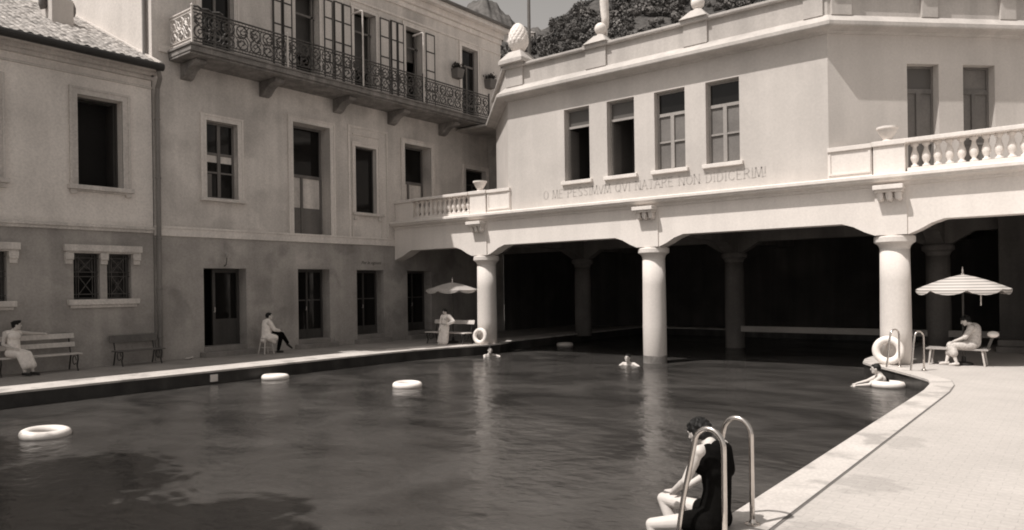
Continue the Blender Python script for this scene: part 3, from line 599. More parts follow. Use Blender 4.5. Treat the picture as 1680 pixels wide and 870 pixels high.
def mound(x, y, w0, w1, z0, z1):
    return MB().add([(x-w0, y-w0, z0), (x+w0, y-w0, z0), (x+w0, y+w0, z0), (x-w0, y+w0, z0), (x-w1, y-w1, z1), (x+w1, y-w1, z1), (x+w1, y+w1, z1), (x-w1, y+w1, z1)], [(0, 1, 2, 3), (7, 6, 5, 4), (0, 4, 5, 1), (1, 5, 6, 2), (2, 6, 7, 3), (3, 7, 4, 0)])
# pinecone finial on corner pedestal
px_, py_ = -15.3, 19.82
ped = part(mound(px_, py_, .5, .5, 9.49, 9.62).add(*[(lambda m: (m.v, m.f))(mound(px_, py_, .5, .24, 9.62, 9.95))][0]), 'pedestal', 'parapet', pav, bevel=.015)
pc = MB()
prof = [((.335*(max(0, 1-((t-.40)/.60)**2))**.62 if t > .40 else .345*(1-.62*((.40-t)/.40)**2))+.012, t*1.0) for t in np.linspace(0, 1, 40)]
nn = 72; PV = []
for i, (r_, z_) in enumerate(prof):
    for k in range(nn):
        a = 2*math.pi*k/nn; q = abs(math.sin(7*a+i*.36))*abs(math.sin(7*a-i*.36)); rr = max(.01, r_*(.96+.07*q)); PV.append((px_+rr*math.cos(a), py_+rr*math.sin(a), 9.95+z_))
pc.add(PV, [(i*nn+k, i*nn+(k+1) % nn, (i+1)*nn+(k+1) % nn, (i+1)*nn+k) for i in range(39) for k in range(nn)] + [tuple(39*nn+k for k in range(nn))])
sub(pc, 'pinecone', 'white2', ped)
for x in (-12.05, -8.82):
    p_ = part(mound(x, 19.82, .42, .16, 9.49, 9.78), 'pedestal', 'parapet', pav, bevel=.015)
    sub(MB().lathe([(.12, 0), (.14, .03), (.1, .06)] + [(.19*math.sin(t), .24-.19*math.cos(t)) for t in np.linspace(.45, math.pi-.1, 12)], (x, 19.82, 9.77), 20), 'ball_finial', 'white2', p_, smooth=True)
# flagpoles stand behind the finials
for (x, y, z0, r0, lab, rolled) in ((-15.35, 20.5, 8.9, .06, 'bare grey flagpole behind the pinecone finial', 0), (-12.0, 20.05, 8.9, .05, 'flagpole with white rolled flag behind the middle ball finial', 1), (-9.0, 20.05, 8.9, .05, 'flagpole with white rolled flag at the right ball finial', 1)):
    fp = thing('flagpole', lab, 'flagpole', (x, y, z0), 'flagpoles on the pavilion roof')
    part(MB().tube([(x, y, z0), (x+.02, y, 17)], lambda t: r0*(1.1-.4*t), 10), 'pole', 'zinc' if not rolled else 'pale_iron', fp)
    if rolled:
        part(MB().tube([(x+.015*math.sin(i*1.7)-.03, y+.01*math.cos(i), 10.1+i*.28) for i in range(16)], lambda t: .11+.05*math.sin(t*9)*.4+.05*t, 10), 'rolled_flag', 'flag', fp, smooth=True)
# windows of the pavilion
for i, (a, b) in enumerate(WINS):
    part(MB().box(a-.1, b+.1, -.04, .1, 5.25, 5.36, F1), 'sill', 'white2', pav, bevel=.01)
    um = (a+b)/2
    if i < 2:
        f_ = part(sash(F1, a, b, 5.36, 7.67, -.26, [], [(7.1, .07)], .05), 'window', 'sash', pav, 'open casement window with only its upper light closed')
        sub(MB().box(a+.03, b-.03, -.24, -.235, 7.12, 7.64, F1), 'pane', 'glassgrey', f_)
        sub(MB().box(a+.03, a+.075, -.75, -.26, 5.42, 7.05, F1), 'open_casement', 'woodgrey', f_)
        part(MB().box(a, b, -1.6, -1.58, 5.3, 7.7, F1).box(a-.02, a, -1.6, -.3, 5.3, 7.7, F1).box(b, b+.02, -1.6, -.3, 5.3, 7.7, F1).box(a, b, -1.6, -.3, 5.28, 5.3, F1).box(a, b, -1.6, -.3, 7.7, 7.72, F1), 'room_inside', M('room_inside_%d' % i, .06 if i == 0 else .14), pav)
    else:
        f_ = part(sash(F1, a, b, 5.36, 7.67, -.26, [(um, .11)], [(7.0, .09), (6.2, .05)], .06), 'window', 'sash', pav)
        sub(MB().box(a+.03, b-.03, -.24, -.235, 7.0, 7.64, F1), 'upper_pane', 'glass', f_); sub(MB().box(a+.03, b-.03, -.24, -.235, 5.4, 7.0, F1), 'pane', 'blind', f_)
        part(MB().box(a, b, -.6, -.58, 5.3, 7.7, F1), 'room_dark', 'dark', pav)
for (a, b, c, d) in h2:
    um = (a+b)/2
    f_ = part(sash(F2, a, b, c, d, -.28, [(um, .1)], [(6.95, .12), (5.6, .06)], .06), 'terrace_door', 'woodgrey', pav)
    sub(MB().box(a+.03, b-.03, -.26, -.255, c, 6.95, F2), 'pane', 'blind', f_); sub(MB().box(a+.03, b-.03, -.26, -.255, 6.95, d-.03, F2), 'upper_pane', 'blind' if a > 3 else 'glassgrey', f_)
    part(MB().box(a, b, -.6, -.58, c, d, F2), 'room_dark', 'dark', pav)
# inscription in painted roman capitals
GL = {'O': [[(.5+.42*math.cos(t), .5+.5*math.sin(t)) for t in np.linspace(0, 2*math.pi, 17)]], 'M': [[(0, 0), (.12, 1), (.5, .05), (.88, 1), (1, 0)]], 'E': [[(.75, 0), (.1, 0), (.1, 1), (.75, 1)], [(.1, .52), (.6, .52)]],
      'P': [[(.1, 0), (.1, 1), (.5, 1), (.72, .86), (.72, .62), (.5, .48), (.1, .48)]], 'S': [[(.1, .12), (.3, 0), (.6, .04), (.7, .25), (.55, .45), (.25, .56), (.12, .76), (.25, .97), (.5, 1), (.68, .88)]], 'I': [[(.15, 0), (.15, 1)]],
      'V': [[(0, 1), (.42, 0), (.84, 1)]], 'N': [[(.08, 0), (.08, 1), (.82, 0), (.82, 1)]], 'A': [[(0, 0), (.42, 1), (.84, 0)], [(.16, .36), (.68, .36)]], 'T': [[(0, 1), (.8, 1)], [(.4, 1), (.4, 0)]],
      'R': [[(.1, 0), (.1, 1), (.5, 1), (.7, .86), (.7, .64), (.5, .5), (.1, .5)], [(.4, .5), (.8, 0)]], 'D': [[(.1, 0), (.1, 1), (.45, 1), (.75, .8), (.85, .5), (.75, .2), (.45, 0), (.1, 0)]],
      'C': [[(.85, .2), (.65, .02), (.4, 0), (.15, .2), (.06, .5), (.15, .8), (.4, 1), (.65, .98), (.85, .82)]], '!': [[(.12, .32), (.15, 1)], [(.12, .0), (.12, .09)]]}
GL['Q'] = GL['O'] + [[(.55, .2), (1.0, -.12)]]
GW = {'O': .96, 'M': 1.0, 'E': .8, 'P': .78, 'S': .78, 'I': .3, 'V': .84, 'N': .9, 'A': .84, 'T': .8, 'R': .82, 'D': .9, 'C': .9, '!': .3, 'Q': 1.0}
SER = {'I': [.15], 'N': [.08, .82], 'P': [.1], 'T': [.4], 'A': [0, .84], 'M': [0, 1], 'R': [.1]}
txt = 'O ME PESSIMVM QVI NATARE NON DIDICERIM!'
H_ = .27; gap = .2
tot = sum((GW[c]+gap) if c != ' ' else .62 for c in txt); sx = (14.25-6.85)/tot
lt = MB(); u = -14.25; zb = 4.86
for c in txt:
    if c == ' ':
        part(lt, 'inscription_word', 'letter', pav); lt = MB(); u += .62*sx; continue
    for st in GL[c]:
        for k in range(len(st)-1):
            (a0, b0), (a1, b1) = st[k], st[k+1]; th = .020 if abs(a1-a0) > 1.2*abs(b1-b0) else .032
            lt.bar(F1(u+a0*sx, .003, zb+b0*H_), F1(u+a1*sx, .003, zb+b1*H_), th, .006, upv=(0, -1, 0))
    for s0 in SER.get(c, []): lt.box(u+s0*sx-.035, u+s0*sx+.035, 0, .006, zb-.006, zb+.006, F1)
    u += (GW[c]+gap)*sx
part(lt, 'inscription_word', 'letter', pav)
# terrace beam with haunched arches
CX = [-16.98, -10.4, -3.87, 2.68, 9.2]
bot = [(-21.33, 3.05)]
xs = [-21.33] + CX
pts = [(-21.33, 3.1), (-20.9, 3.24), (-20.45, 3.45)]
for i, c in enumerate(CX):
    pts += [(c-1.12, 3.45), (c-.85, 3.36), (c-.6, 3.22), (c-.36, 3.12), (c+.36, 3.12), (c+.6, 3.22), (c+.85, 3.36), (c+1.12, 3.45)]
pts += [(9.9, 3.45), (9.9, 4.42), (-21.33, 4.42)]
bm_ = part(MB().prism(pts, F1, .1, -.42), 'arcade_beam', 'beam', pav)
part(MB().sweep([(-21.33, 19.6), (9.9, 19.6)], [(-.05, 4.28), (.04, 4.30), (.05, 4.36), (.12, 4.38), (.22, 4.41), (.24, 4.46), (.29, 4.48), (.29, 4.55), (.22, 4.58), (-.3, 4.58), (-.3, 4.28)]), 'terrace_cornice', 'white2', pav)
part(MB().box(-21.33, 9.9, 19.9, 33, 4.42, 4.5), 'terrace_floor', 'coping', pav)
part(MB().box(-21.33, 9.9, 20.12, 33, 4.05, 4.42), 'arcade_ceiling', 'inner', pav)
def column(x, y, zb_, mat='column', foot=False):
    c = part(MB().lathe([(.345, zb_), (.35, .8), (.34, 2.0), (.332, 2.78)], (x, y, 0), 40), 'column', mat, pav, smooth=True)
    sub(MB().lathe([(.332, 2.78), (.345, 2.84), (.37, 2.89), (.42, 2.93), (.44, 2.94), (.46, 2.96), (.46, 3.07), (.445, 3.10), (.40, 3.105), (.40, 3.13)], (x, y, 0), 40), 'capital', mat, c)
    if foot: sub(MB().lathe([(.352, -1.5), (.352, -.12), (.349, -.1)], (x, y, 0), 40), 'wet_foot', 'slime', c)
for x in CX[:4]:
    column(x, 19.96, -2.2 if x == -10.4 else -.05, foot=(x == -10.4))
    part(MB().box(x-.35, x+.35, -.05, .135, 3.125, 4.3, F1), 'pier_strip', 'beam', pav)
    part(MB().box(x-.33, x+.33, .13, .47, 4.19, 4.30, F1).box(x-.30, x+.30, .13, .40, 4.13, 4.19, F1), 'bracket', 'white2', pav, bevel=.012)
    for dx in (-.2, 0, .2): part(MB().tube([F1(x+dx, .15, 4.10), F1(x+dx, .32, 4.09), F1(x+dx, .28, 4.01), F1(x+dx, .15, 3.98)], .075, 8), 'bracket_scroll', 'white2', pav)
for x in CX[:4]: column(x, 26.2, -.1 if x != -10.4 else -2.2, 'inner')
for x in CX[:4]:   # beams running back
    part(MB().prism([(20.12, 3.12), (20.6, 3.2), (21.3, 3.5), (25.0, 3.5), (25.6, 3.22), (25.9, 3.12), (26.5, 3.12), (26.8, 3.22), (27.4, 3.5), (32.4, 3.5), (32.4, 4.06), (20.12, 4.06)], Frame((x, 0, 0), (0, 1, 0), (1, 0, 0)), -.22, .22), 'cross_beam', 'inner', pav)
pts2 = [(-21.33, 3.5)]
for c in CX[:4]: pts2 += [(c-1.0, 3.5), (c-.4, 3.14), (c+.4, 3.14), (c+1.0, 3.5)]
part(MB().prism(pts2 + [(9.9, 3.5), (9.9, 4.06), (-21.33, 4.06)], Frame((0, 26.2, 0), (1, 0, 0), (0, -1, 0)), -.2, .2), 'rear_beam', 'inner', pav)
part(MB().box(-21.4, 10, 32.4, 32.6, -2.2, 4.4).box(9.9, 10, 20, 32.4, -.1, 4.4).box(-21.34, -21.33, 26.3, 32.4, -.1, 4.4), 'rear_wall', 'inner_shaded', pav)
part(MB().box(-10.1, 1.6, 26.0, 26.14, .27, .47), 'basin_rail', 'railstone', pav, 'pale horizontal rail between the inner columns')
part(MB().box(-2.2, 9.8, 25.2, 25.4, 0, 4.05), 'inner_wall', 'inner_shaded', pav)
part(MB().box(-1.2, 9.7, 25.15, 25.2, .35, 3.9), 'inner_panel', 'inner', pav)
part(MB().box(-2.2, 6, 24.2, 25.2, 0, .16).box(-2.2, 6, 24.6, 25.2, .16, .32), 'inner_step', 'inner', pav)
part(MB().box(-21.33, -18.75, 25.3, 25.5, 4.5, 8.72).box(-21.33, -18.3, 23.2, 33, 8.66, 8.74), 'shade_link_wall', 'hotel_low', pav)  # wall and roof slab added to keep sky light off the recess
# balustrades
def baluster_row(x0, x1, n_, par):
    for i in range(n_):
        x = x0+(x1-x0)*(i+.5)/n_
        sub(MB().lathe([(.085, 0), (.085, .05), (.05, .07), (.045, .1), (.08, .17), (.095, .24), (.085, .31), (.05, .41), (.042, .47), (.05, .5), (.085, .53), (.085, .59)], F1(x, -.06, 4.70), 14), 'baluster', 'white2', par, smooth=True)
def rail(u0, u1): return MB().box(u0, u1, -.2, .08, 4.58, 4.70, F1).box(u0-.02, u1+.02, -.25, .19, 5.29, 5.39, F1)
bl = part(rail(-20.32, -17.46), 'balustrade', 'white2', pav, bevel=.012); baluster_row(-20.3, -17.48, 12, bl)
br = part(rail(-3.51, 2.3), 'balustrade', 'white2', pav, bevel=.012); baluster_row(-3.49, 2.28, 24, br)
def ppier(u0, u1, out=.1): return MB().box(u0, u1, -.22, out, 4.58, 5.28, F1).box(u0-.03, u1+.03, -.26, out+.05, 5.28, 5.4, F1)
part(ppier(-21.33, -20.36, .05), 'balustrade_pier', 'white2', pav, bevel=.012); part(ppier(-17.42, -16.68), 'balustrade_pier', 'white2', pav, bevel=.012)
part(ppier(-4.25, -3.55), 'balustrade_pier', 'white2', pav, bevel=.012); part(ppier(2.33, 3.03), 'balustrade_pier', 'white2', pav, bevel=.012)
def ppanel(u0, u1): return MB().box(u0, u1, -.2, .05, 4.58, 5.28, F1).box(u0, u1, -.23, .1, 5.28, 5.39, F1).box(u0+.08, u1-.08, .0, .08, 4.68, 4.74, F1).box(u0+.02, u0+.08, .0, .08, 4.68, 5.22, F1).box(u1-.08, u1-.02, .0, .08, 4.68, 5.22, F1)
part(ppanel(-16.64, -15.62), 'balustrade_panel', 'white2', pav, bevel=.008); part(ppanel(-5.32, -4.29), 'balustrade_panel', 'white2', pav, bevel=.008)
# urns
def urn(x, lab, dx=0):
    t = thing('urn', lab, 'urn', (x, 19.75, 5.4), 'stone urns on the terrace piers')
    part(MB().lathe([(.12, 5.4), (.12, 5.43), (.09, 5.45), (.14, 5.52), (.2, 5.62), (.215, 5.68), (.25, 5.70), (.25, 5.75), (.21, 5.755), (.19, 5.70), (.0, 5.69)], (x, 19.75, 0), 20), 'bowl', 'white2', t)
    return t
urn(-17.05, 'white stone urn on the terrace pier at the left balustrade near the hotel')
urn(-3.95, 'white stone urn on the terrace pier at the right balustrade')

# ------------------------------------------------------------------ unseen tree added past the near end of the pool to shade the water
tr = thing('shadow_tree', 'unseen leafy tree added behind the near end of the pool to shade the water', 'tree', (-11.6, -2.9, 0))
tk = MB().tube([(-11.6, -2.9, -.1), (-11.55, -2.85, 1.5), (-11.7, -2.8, 3.0), (-11.5, -2.6, 5.2)], lambda t: .3-.18*t, 10)
for q in range(7):
    a = q*.9; tk.tube([(-11.65, -2.8, 3.0+.25*q), (-11.6+1.5*math.cos(a), -2.8+1.0*math.sin(a), 4.6+.2*q), (-11.6+3.4*math.cos(a), -2.8+1.8*math.sin(a), 5.8+.2*q)], lambda t: .12-.09*t, 7)
part(tk, 'trunk', 'wood', tr)
rs = random.Random(21); lv = MB()
cls = [(-11.8+4.3*rs.uniform(-1, 1), -2.6+2.4*rs.uniform(-1, 1), 6.4+1.7*rs.uniform(-1, 1), rs.uniform(.7, 1.25)) for _ in range(115)]
for (a, b, c_, rr) in cls:
    if b+rr > .55: b = .55-rr
    for _ in range(210):
        d = Vector((rs.gauss(0, 1), rs.gauss(0, 1), rs.gauss(0, 1))).normalized(); p0 = Vector((a, b, c_))+d*rr*rs.uniform(.4, 1.05); e1 = d.cross(Vector((rs.random()-.5, rs.random()-.5, rs.random()-.5))).normalized()*.19; e2 = d.cross(e1).normalized()*.14
        lv.add([p0-e1, p0-e2*.9, p0+e1, p0+e2*.9], [(0, 1, 2, 3)])
part(lv, 'crown', 'leaf', tr)

# ------------------------------------------------------------------ furniture
def bench(lab, o, u, n_, L_, slat, back, seat_z=.45, group=None, legmat='iron'):
    fr = Frame(o, u, n_); t = thing('bench', lab, 'bench', o, group)
    def lf(a, d, z): return fr(a, d, z)
    m = MB()
    for k in range(3): m.box(0, L_, .05+.14*k, .17+.14*k, seat_z-.035, seat_z, fr)
    part(m, 'seat', slat, t, bevel=.006)
    for (z0, z1) in back:
        k0, k1 = -.02-(z0-seat_z)*.22, -.02-(z1-seat_z)*.22
        b = MB().add([fr(a, d+e, z) for a in (0, L_) for (d, z) in ((k0, z0), (k1, z1)) for e in (0, .03)], [(0, 1, 3, 2), (4, 6, 7, 5), (0, 4, 5, 1), (2, 3, 7, 6), (0, 2, 6, 4), (1, 5, 7, 3)])
        part(b, 'back_slat', slat, t, bevel=.005)
    for a in (.12, L_-.12):
        zt = back[-1][1]
        g = MB().tube([lf(a, .45, seat_z-.04), lf(a, .47, .3), lf(a, .4, .14), lf(a, .46, .0)], .02, 6).tube([lf(a, .02, seat_z-.04), lf(a, -.02, .25), lf(a, -.1, .0)], .02, 6)
        g.tube([lf(a, .46, seat_z-.045), lf(a, .0, seat_z-.045), lf(a, -.035-(zt-seat_z)*.22, zt)], .018, 6)
        g.tube([lf(a, .24+.11*math.cos(q), .26+.11*math.sin(q)) for q in np.linspace(0, 5.6, 16)], .012, 5)
        part(g, 'leg', legmat, t)
    return t
bench('bench with pale wooden slats under the grilled window, woman in white sitting on it', (-21.13, 6.12, 0), (0, 1, 0), (1, 0, 0), 1.95, 'benchslat', [(.6, .72), (.82, .95)])
bench('short dark bench with one broad back board against the wall beside the drainpipe', (-21.13, 8.95, 0), (0, 1, 0), (1, 0, 0), 1.3, 'bench_dark', [(.62, .82)], .42)
bench('grey slatted bench under the plain parasol beside the left column', (-17.25, 19.5, 0), (-1, 0, 0), (0, -1, 0), 1.95, 'benchslat', [(.70, .84)], .42)
# lounge on the right deck
lo = thing('lounge_chair', 'low white lounge chair with raised headrest under the striped parasol', 'lounge chair', (-2.6, 20.35, 0))
part(MB().box(-3.25, -1.98, 20.05, 20.6, .36, .40), 'seat', 'sash', lo, bevel=.008)
part(MB().bar((-2.02, 20.33, .38), (-1.9, 20.33, .72), .06, .03, (0, 1, 0)).box(-2.12, -2.0, 20.1, 20.56, .40, .43), 'back_support', 'bench_dark', lo)
part(MB().ell((-1.9, 20.3, .74), (.12, .24, .075)), 'headrest', 'cloth', lo, smooth=True)
for (x, y) in ((-3.15, 20.1), (-3.15, 20.55), (-2.1, 20.1), (-2.1, 20.55)): part(MB().tube([(x, y, .36), (x+(.05 if x > -3 else -.04), y, 0)], .022, 8), 'leg', 'benchslat', lo)
# stool
st = thing('stool', 'white four legged wooden stool under the man in the white coat', 'stool', (-20.6, 13.42, 0))
part(MB().lathe([(.16, .47), (.175, .48), (.175, .505), (.165, .515)], (-20.6, 13.42, 0), 20), 'seat', 'benchslat', st)
lg = [(-20.6+sx_*.11, 13.42+sy_*.11, sx_, sy_) for sx_ in (-1, 1) for sy_ in (-1, 1)]
for x, y, a, b in lg: part(MB().tube([(x, y, .48), (x+a*.06, y+b*.06, 0)], .019, 8), 'leg', 'benchslat', st)
part(MB().tube([(-20.46, 13.28, .2), (-20.46, 13.56, .2), (-20.74, 13.56, .2), (-20.74, 13.28, .2)], .013, 6, True), 'stretcher', 'benchslat', st)
# parasols
def parasol(lab, x, y, zr, za, r, mat, fin, cord=False):
    t = thing('parasol', lab, 'parasol', (x, y, 0), 'parasols at the far end of the pool')
    part(MB().tube([(x, y, .05), (x, y, za-.02)], .022, 10), 'pole', 'wood', t)
    part(MB().lathe([(.2, 0), (.2, .04), (.16, .06), (.05, .08), (.04, .2)], (x, y, 0), 20), 'base', 'iron', t)
    nseg = 8; sub_ = 6; rows = 9; V = []; 
    for i in range(rows):
        q = i/(rows-1); zz = za-(za-zr)*(q**1.35)
        for k in range(nseg*sub_):
            a = 2*math.pi*k/(nseg*sub_)+.2; w_ = (k % sub_)/sub_; sagg = 1-.045*q*math.sin(w_*math.pi); V.append((r*q*sagg*math.cos(a)+.001*math.cos(a), r*q*sagg*math.sin(a)+.001*math.sin(a), zz-.02*q*math.sin(w_*math.pi)))
    K = nseg*sub_
    F = [(i*K+k, i*K+(k+1) % K, (i+1)*K+(k+1) % K, (i+1)*K+k) for i in range(rows-1) for k in range(K)]
    c = MB(); c.add([(x+a, y+b, z) for a, b, z in V], F)
    can = part(c, 'canopy', mat, t, smooth=True)
    # scalloped valance
    v = MB(); lastrow = V[-K:]; VV = [(x+a, y+b, z) for a, b, z in lastrow]
    for k in range(K):
        w_ = (k % sub_)/sub_; VV.append((x+lastrow[k][0]*1.01, y+lastrow[k][1]*1.01, lastrow[k][2]-.03-.085*math.sin(w_*math.pi)**.6))
    v.add(VV, [(k, (k+1) % K, K+(k+1) % K, K+k) for k in range(K)])
    sub(v, 'valance', mat, can)
    for k in range(nseg):
        a = 2*math.pi*k/nseg+.2
        part(MB().tube([(x+.03*math.cos(a), y+.03*math.sin(a), zr-.05), (x+r*.55*math.cos(a), y+r*.55*math.sin(a), za-(za-zr)*.45-.03)], .006, 5), 'rib', 'iron', t)
    part(MB().lathe([(.03, 0), (.035, .03), (.015, .05), (.02, .09), (.004, fin)], (x, y, za-.01), 10), 'finial', 'pale_iron', t)
    if cord: part(MB().tube([(x+.42, y-.55, zr+.05), (x+.42, y-.55, zr-.38)], .014, 6), 'cord', 'pale_iron', t)
    return t
parasol('plain grey canvas parasol half in shade beside the left column', -18.42, 19.72, 1.93, 2.2, .98, 'canvas', .2)
parasol('horizontally striped parasol over the seated woman on the right deck', -2.5, 20.35, 1.80, 2.14, .98, 'stripes', .2, True)
# life rings
def ring(lab, c, ax, R_=.27, r_=.085, group='white life rings around the pool'):
    m = MB().torus(c, R_, r_, ax, 44, 14); o = m.build('life_ring', 'ring', smooth=True, origin=c); tag(o, lab, 'life ring', group)
    return o
ring('large white life ring leaning against the right column beside the ladder', (-3.95, 19.47, .345), (.10, -1, .12), .262, .09)
ring('smaller white life ring leaning against the left column beside the curb', (-16.9, 19.47, .30), (.12, -1, .1), .22, .075)
ring('white life ring floating nearest the lower left corner of the water', (-13.54, 4.7, ZW+.035), (.05, .02, 1), .29, .085)
ring('white life ring floating close to the left pool wall', (-17.02, 11.35, ZW+.035), (.0, .04, 1), .27, .085)
ring('white life ring floating alone in the middle of the water', (-12.84, 12.14, ZW+.035), (.03, .0, 1), .27, .085)
ring('white life ring floating in the dark under the pavilion', (-16.5, 24.1, ZW+.03), (0, 0, 1), .25, .075)
ring('white life ring under the swimmer with outstretched arms', (-3.66, 17.95, ZW+.045), (0, .05, 1), .29, .085)
# ladders
def ladder(lab, o, out, along, gap, hh=.88, lean=.24):
    fr = Frame(o, along, out); t = thing('pool_ladder', lab, 'pool ladder', o, 'bent tube pool ladders')
    for k in (0, gap):
        pth = [fr(k, 0, 0), fr(k, 0, .3), fr(k, 0, hh-.2)]
        pth += [fr(k, .12-.12*math.cos(a), hh-.14+.14*math.sin(a)) for a in np.linspace(.1, math.pi*.86, 11)]
        pth += [fr(k, .255+.01, hh-.25), fr(k, lean+.10, .3), fr(k, lean+.16, -.05), fr(k, lean+.16, -1.2)]
        part(MB().tube(pth, .021, 12), 'rail', 'chrome', t, smooth=True)
        part(MB().lathe([(.06, .012), (.06, .022), (.03, .03), (.022, .06)], fr(k, 0, 0), 18), 'flange', 'chrome', t)
    for z in (-.2, -.48, -.76): part(MB().box(0, gap, lean+.12, lean+.20, z-.015, z+.015, fr), 'step', 'chrome', t)
    return t
ladder('bright metal pool ladder in the foreground beside the seated woman in black', (-2.25, 5.41, 0), (-1, 0, 0), (0, 1, 0), .57)
ladder('far metal pool ladder in front of the right column', (-3.05, 18.6, 0), (-.62, -.785, 0), (-.785, .62, 0), .74, .88, .2)
# small things
mk = MB().box(-17.425, -17.39, 9.74, 9.94, -.27, -.09).box(-17.40, -17.385, 9.77, 9.91, -.24, -.12).build('wall_plate', 'ring', bevel=.006); tag(mk, 'small square white plate set in the dark left pool wall', 'wall plate')
sl = MB().ell((-21.0, 11.1, .03), (.05, .13, .03)).ell((-20.95, 11.15, .055), (.04, .06, .035)).build('slipper', 'benchslat', smooth=True); tag(sl, 'single pale slipper lying by the hotel wall left of the first door', 'slipper')
for (y, lab) in ((23.2, 'square plant box with a small bush left of the last balcony window'), (25.35, 'square plant box with a small bush right of the last balcony window')):
    t = thing('planter_box', lab, 'planter', (WX, y, 10.8), 'plant boxes on the balcony wall')
    part(MB().add([FH(y-.2, .02, 10.9), FH(y+.2, .02, 10.9), FH(y+.25, .02, 11.28), FH(y-.25, .02, 11.28), FH(y-.16, .3, 10.9), FH(y+.16, .3, 10.9), FH(y+.22, .38, 11.28), FH(y-.22, .38, 11.28)], [(0, 1, 2, 3), (7, 6, 5, 4), (0, 4, 5, 1), (1, 5, 6, 2), (2, 6, 7, 3), (3, 7, 4, 0)]), 'box', 'terracotta', t)
    rs = random.Random(int(y*10)); lv = MB()
    for i in range(120):
        c = FH(y+rs.gauss(0, .13), .2+rs.gauss(0, .08), 11.3+abs(rs.gauss(0, .1))); a = Vector((rs.gauss(0, 1), rs.gauss(0, 1), rs.gauss(0, 1))).normalized()*.05; b = a.cross(Vector((rs.random(), rs.random(), 1))).normalized()*.035
        lv.add([c-a-b, c+a-b, c+a+b, c-a+b], [(0, 1, 2, 3)])
    part(lv, 'bush', 'plant', t)

# ------------------------------------------------------------------ people
def remesh(mb, name, mat, voxel, smooth_it=3):
    o = mb.build(name, mat)
    m = o.modifiers.new('r', 'REMESH'); m.mode = 'VOXEL'; m.voxel_size = voxel; m.adaptivity = 0
    s_ = o.modifiers.new('s', 'SMOOTH'); s_.factor = .5; s_.iterations = smooth_it
    dg = bpy.context.evaluated_depsgraph_get(); dg.update()
    me = bpy.data.meshes.new_from_object(o.evaluated_get(dg)); bpy.data.objects.remove(o)
    for p in me.polygons: p.use_smooth = True
    r = bpy.data.objects.new(name, me); COL.objects.link(r); return r
def V3(p): return Vector(p)
def add_head(m, c, f, u, s=1):
    c = V3(c); f = V3(f).normalized(); u = V3(u); u = (u - f*u.dot(f)).normalized(); r = f.cross(u); A = (r, f, u)
    m.ell(c, (.074*s, .094*s, .1*s), A).ell(c+f*.03*s-u*.062*s, (.054*s, .058*s, .056*s), A).ell(c+f*.068*s-u*.094*s, (.024*s, .022*s, .018*s), A)
    m.cap(c+f*.088*s+u*.012*s, c+f*.108*s-u*.026*s, .009*s, .014*s).ell(c+f*.083*s-u*.058*s, (.024*s, .012*s, .011*s), A).ell(c+f*.078*s+u*.022*s, (.05*s, .018*s, .012*s), A)
    for q in (-1, 1): m.ell(c+r*q*.074*s-u*.008*s, (.012*s, .024*s, .034*s), A)
    return c, f, u, r
def add_hand(m, w_, d, nrm, thumb, s=1, curl=.5):
    w_, d, nrm = V3(w_), V3(d).normalized(), V3(nrm); nrm = (nrm-d*nrm.dot(d)).normalized(); sd = d.cross(nrm)*thumb
    for k in range(4):
        o = sd*(.030-.020*k)*s; m.cap(w_+o*.6, w_+d*.085*s+o, .014*s, .0125*s, 10)
        L_ = (.068, .078, .072, .056)[k]*s; p = w_+d*.085*s+o; a = 0
        for j, q in enumerate((.45, .32, .23)):
            a += curl*(.6+.25*j); e = p+(d*math.cos(a)+nrm*math.sin(a))*L_*q; m.cap(p, e, (.0105-.0012*j)*s, (.0098-.0014*j)*s, 8); p = e
    p = w_+d*.025*s+sd*.028*s; e = p+(d*.75+sd*.6+nrm*.25).normalized()*.042*s; m.cap(p, e, .014*s, .012*s, 8); m.cap(e, e+(d*.9+sd*.2+nrm*.4).normalized()*.03*s, .0115*s, .0095*s, 8)
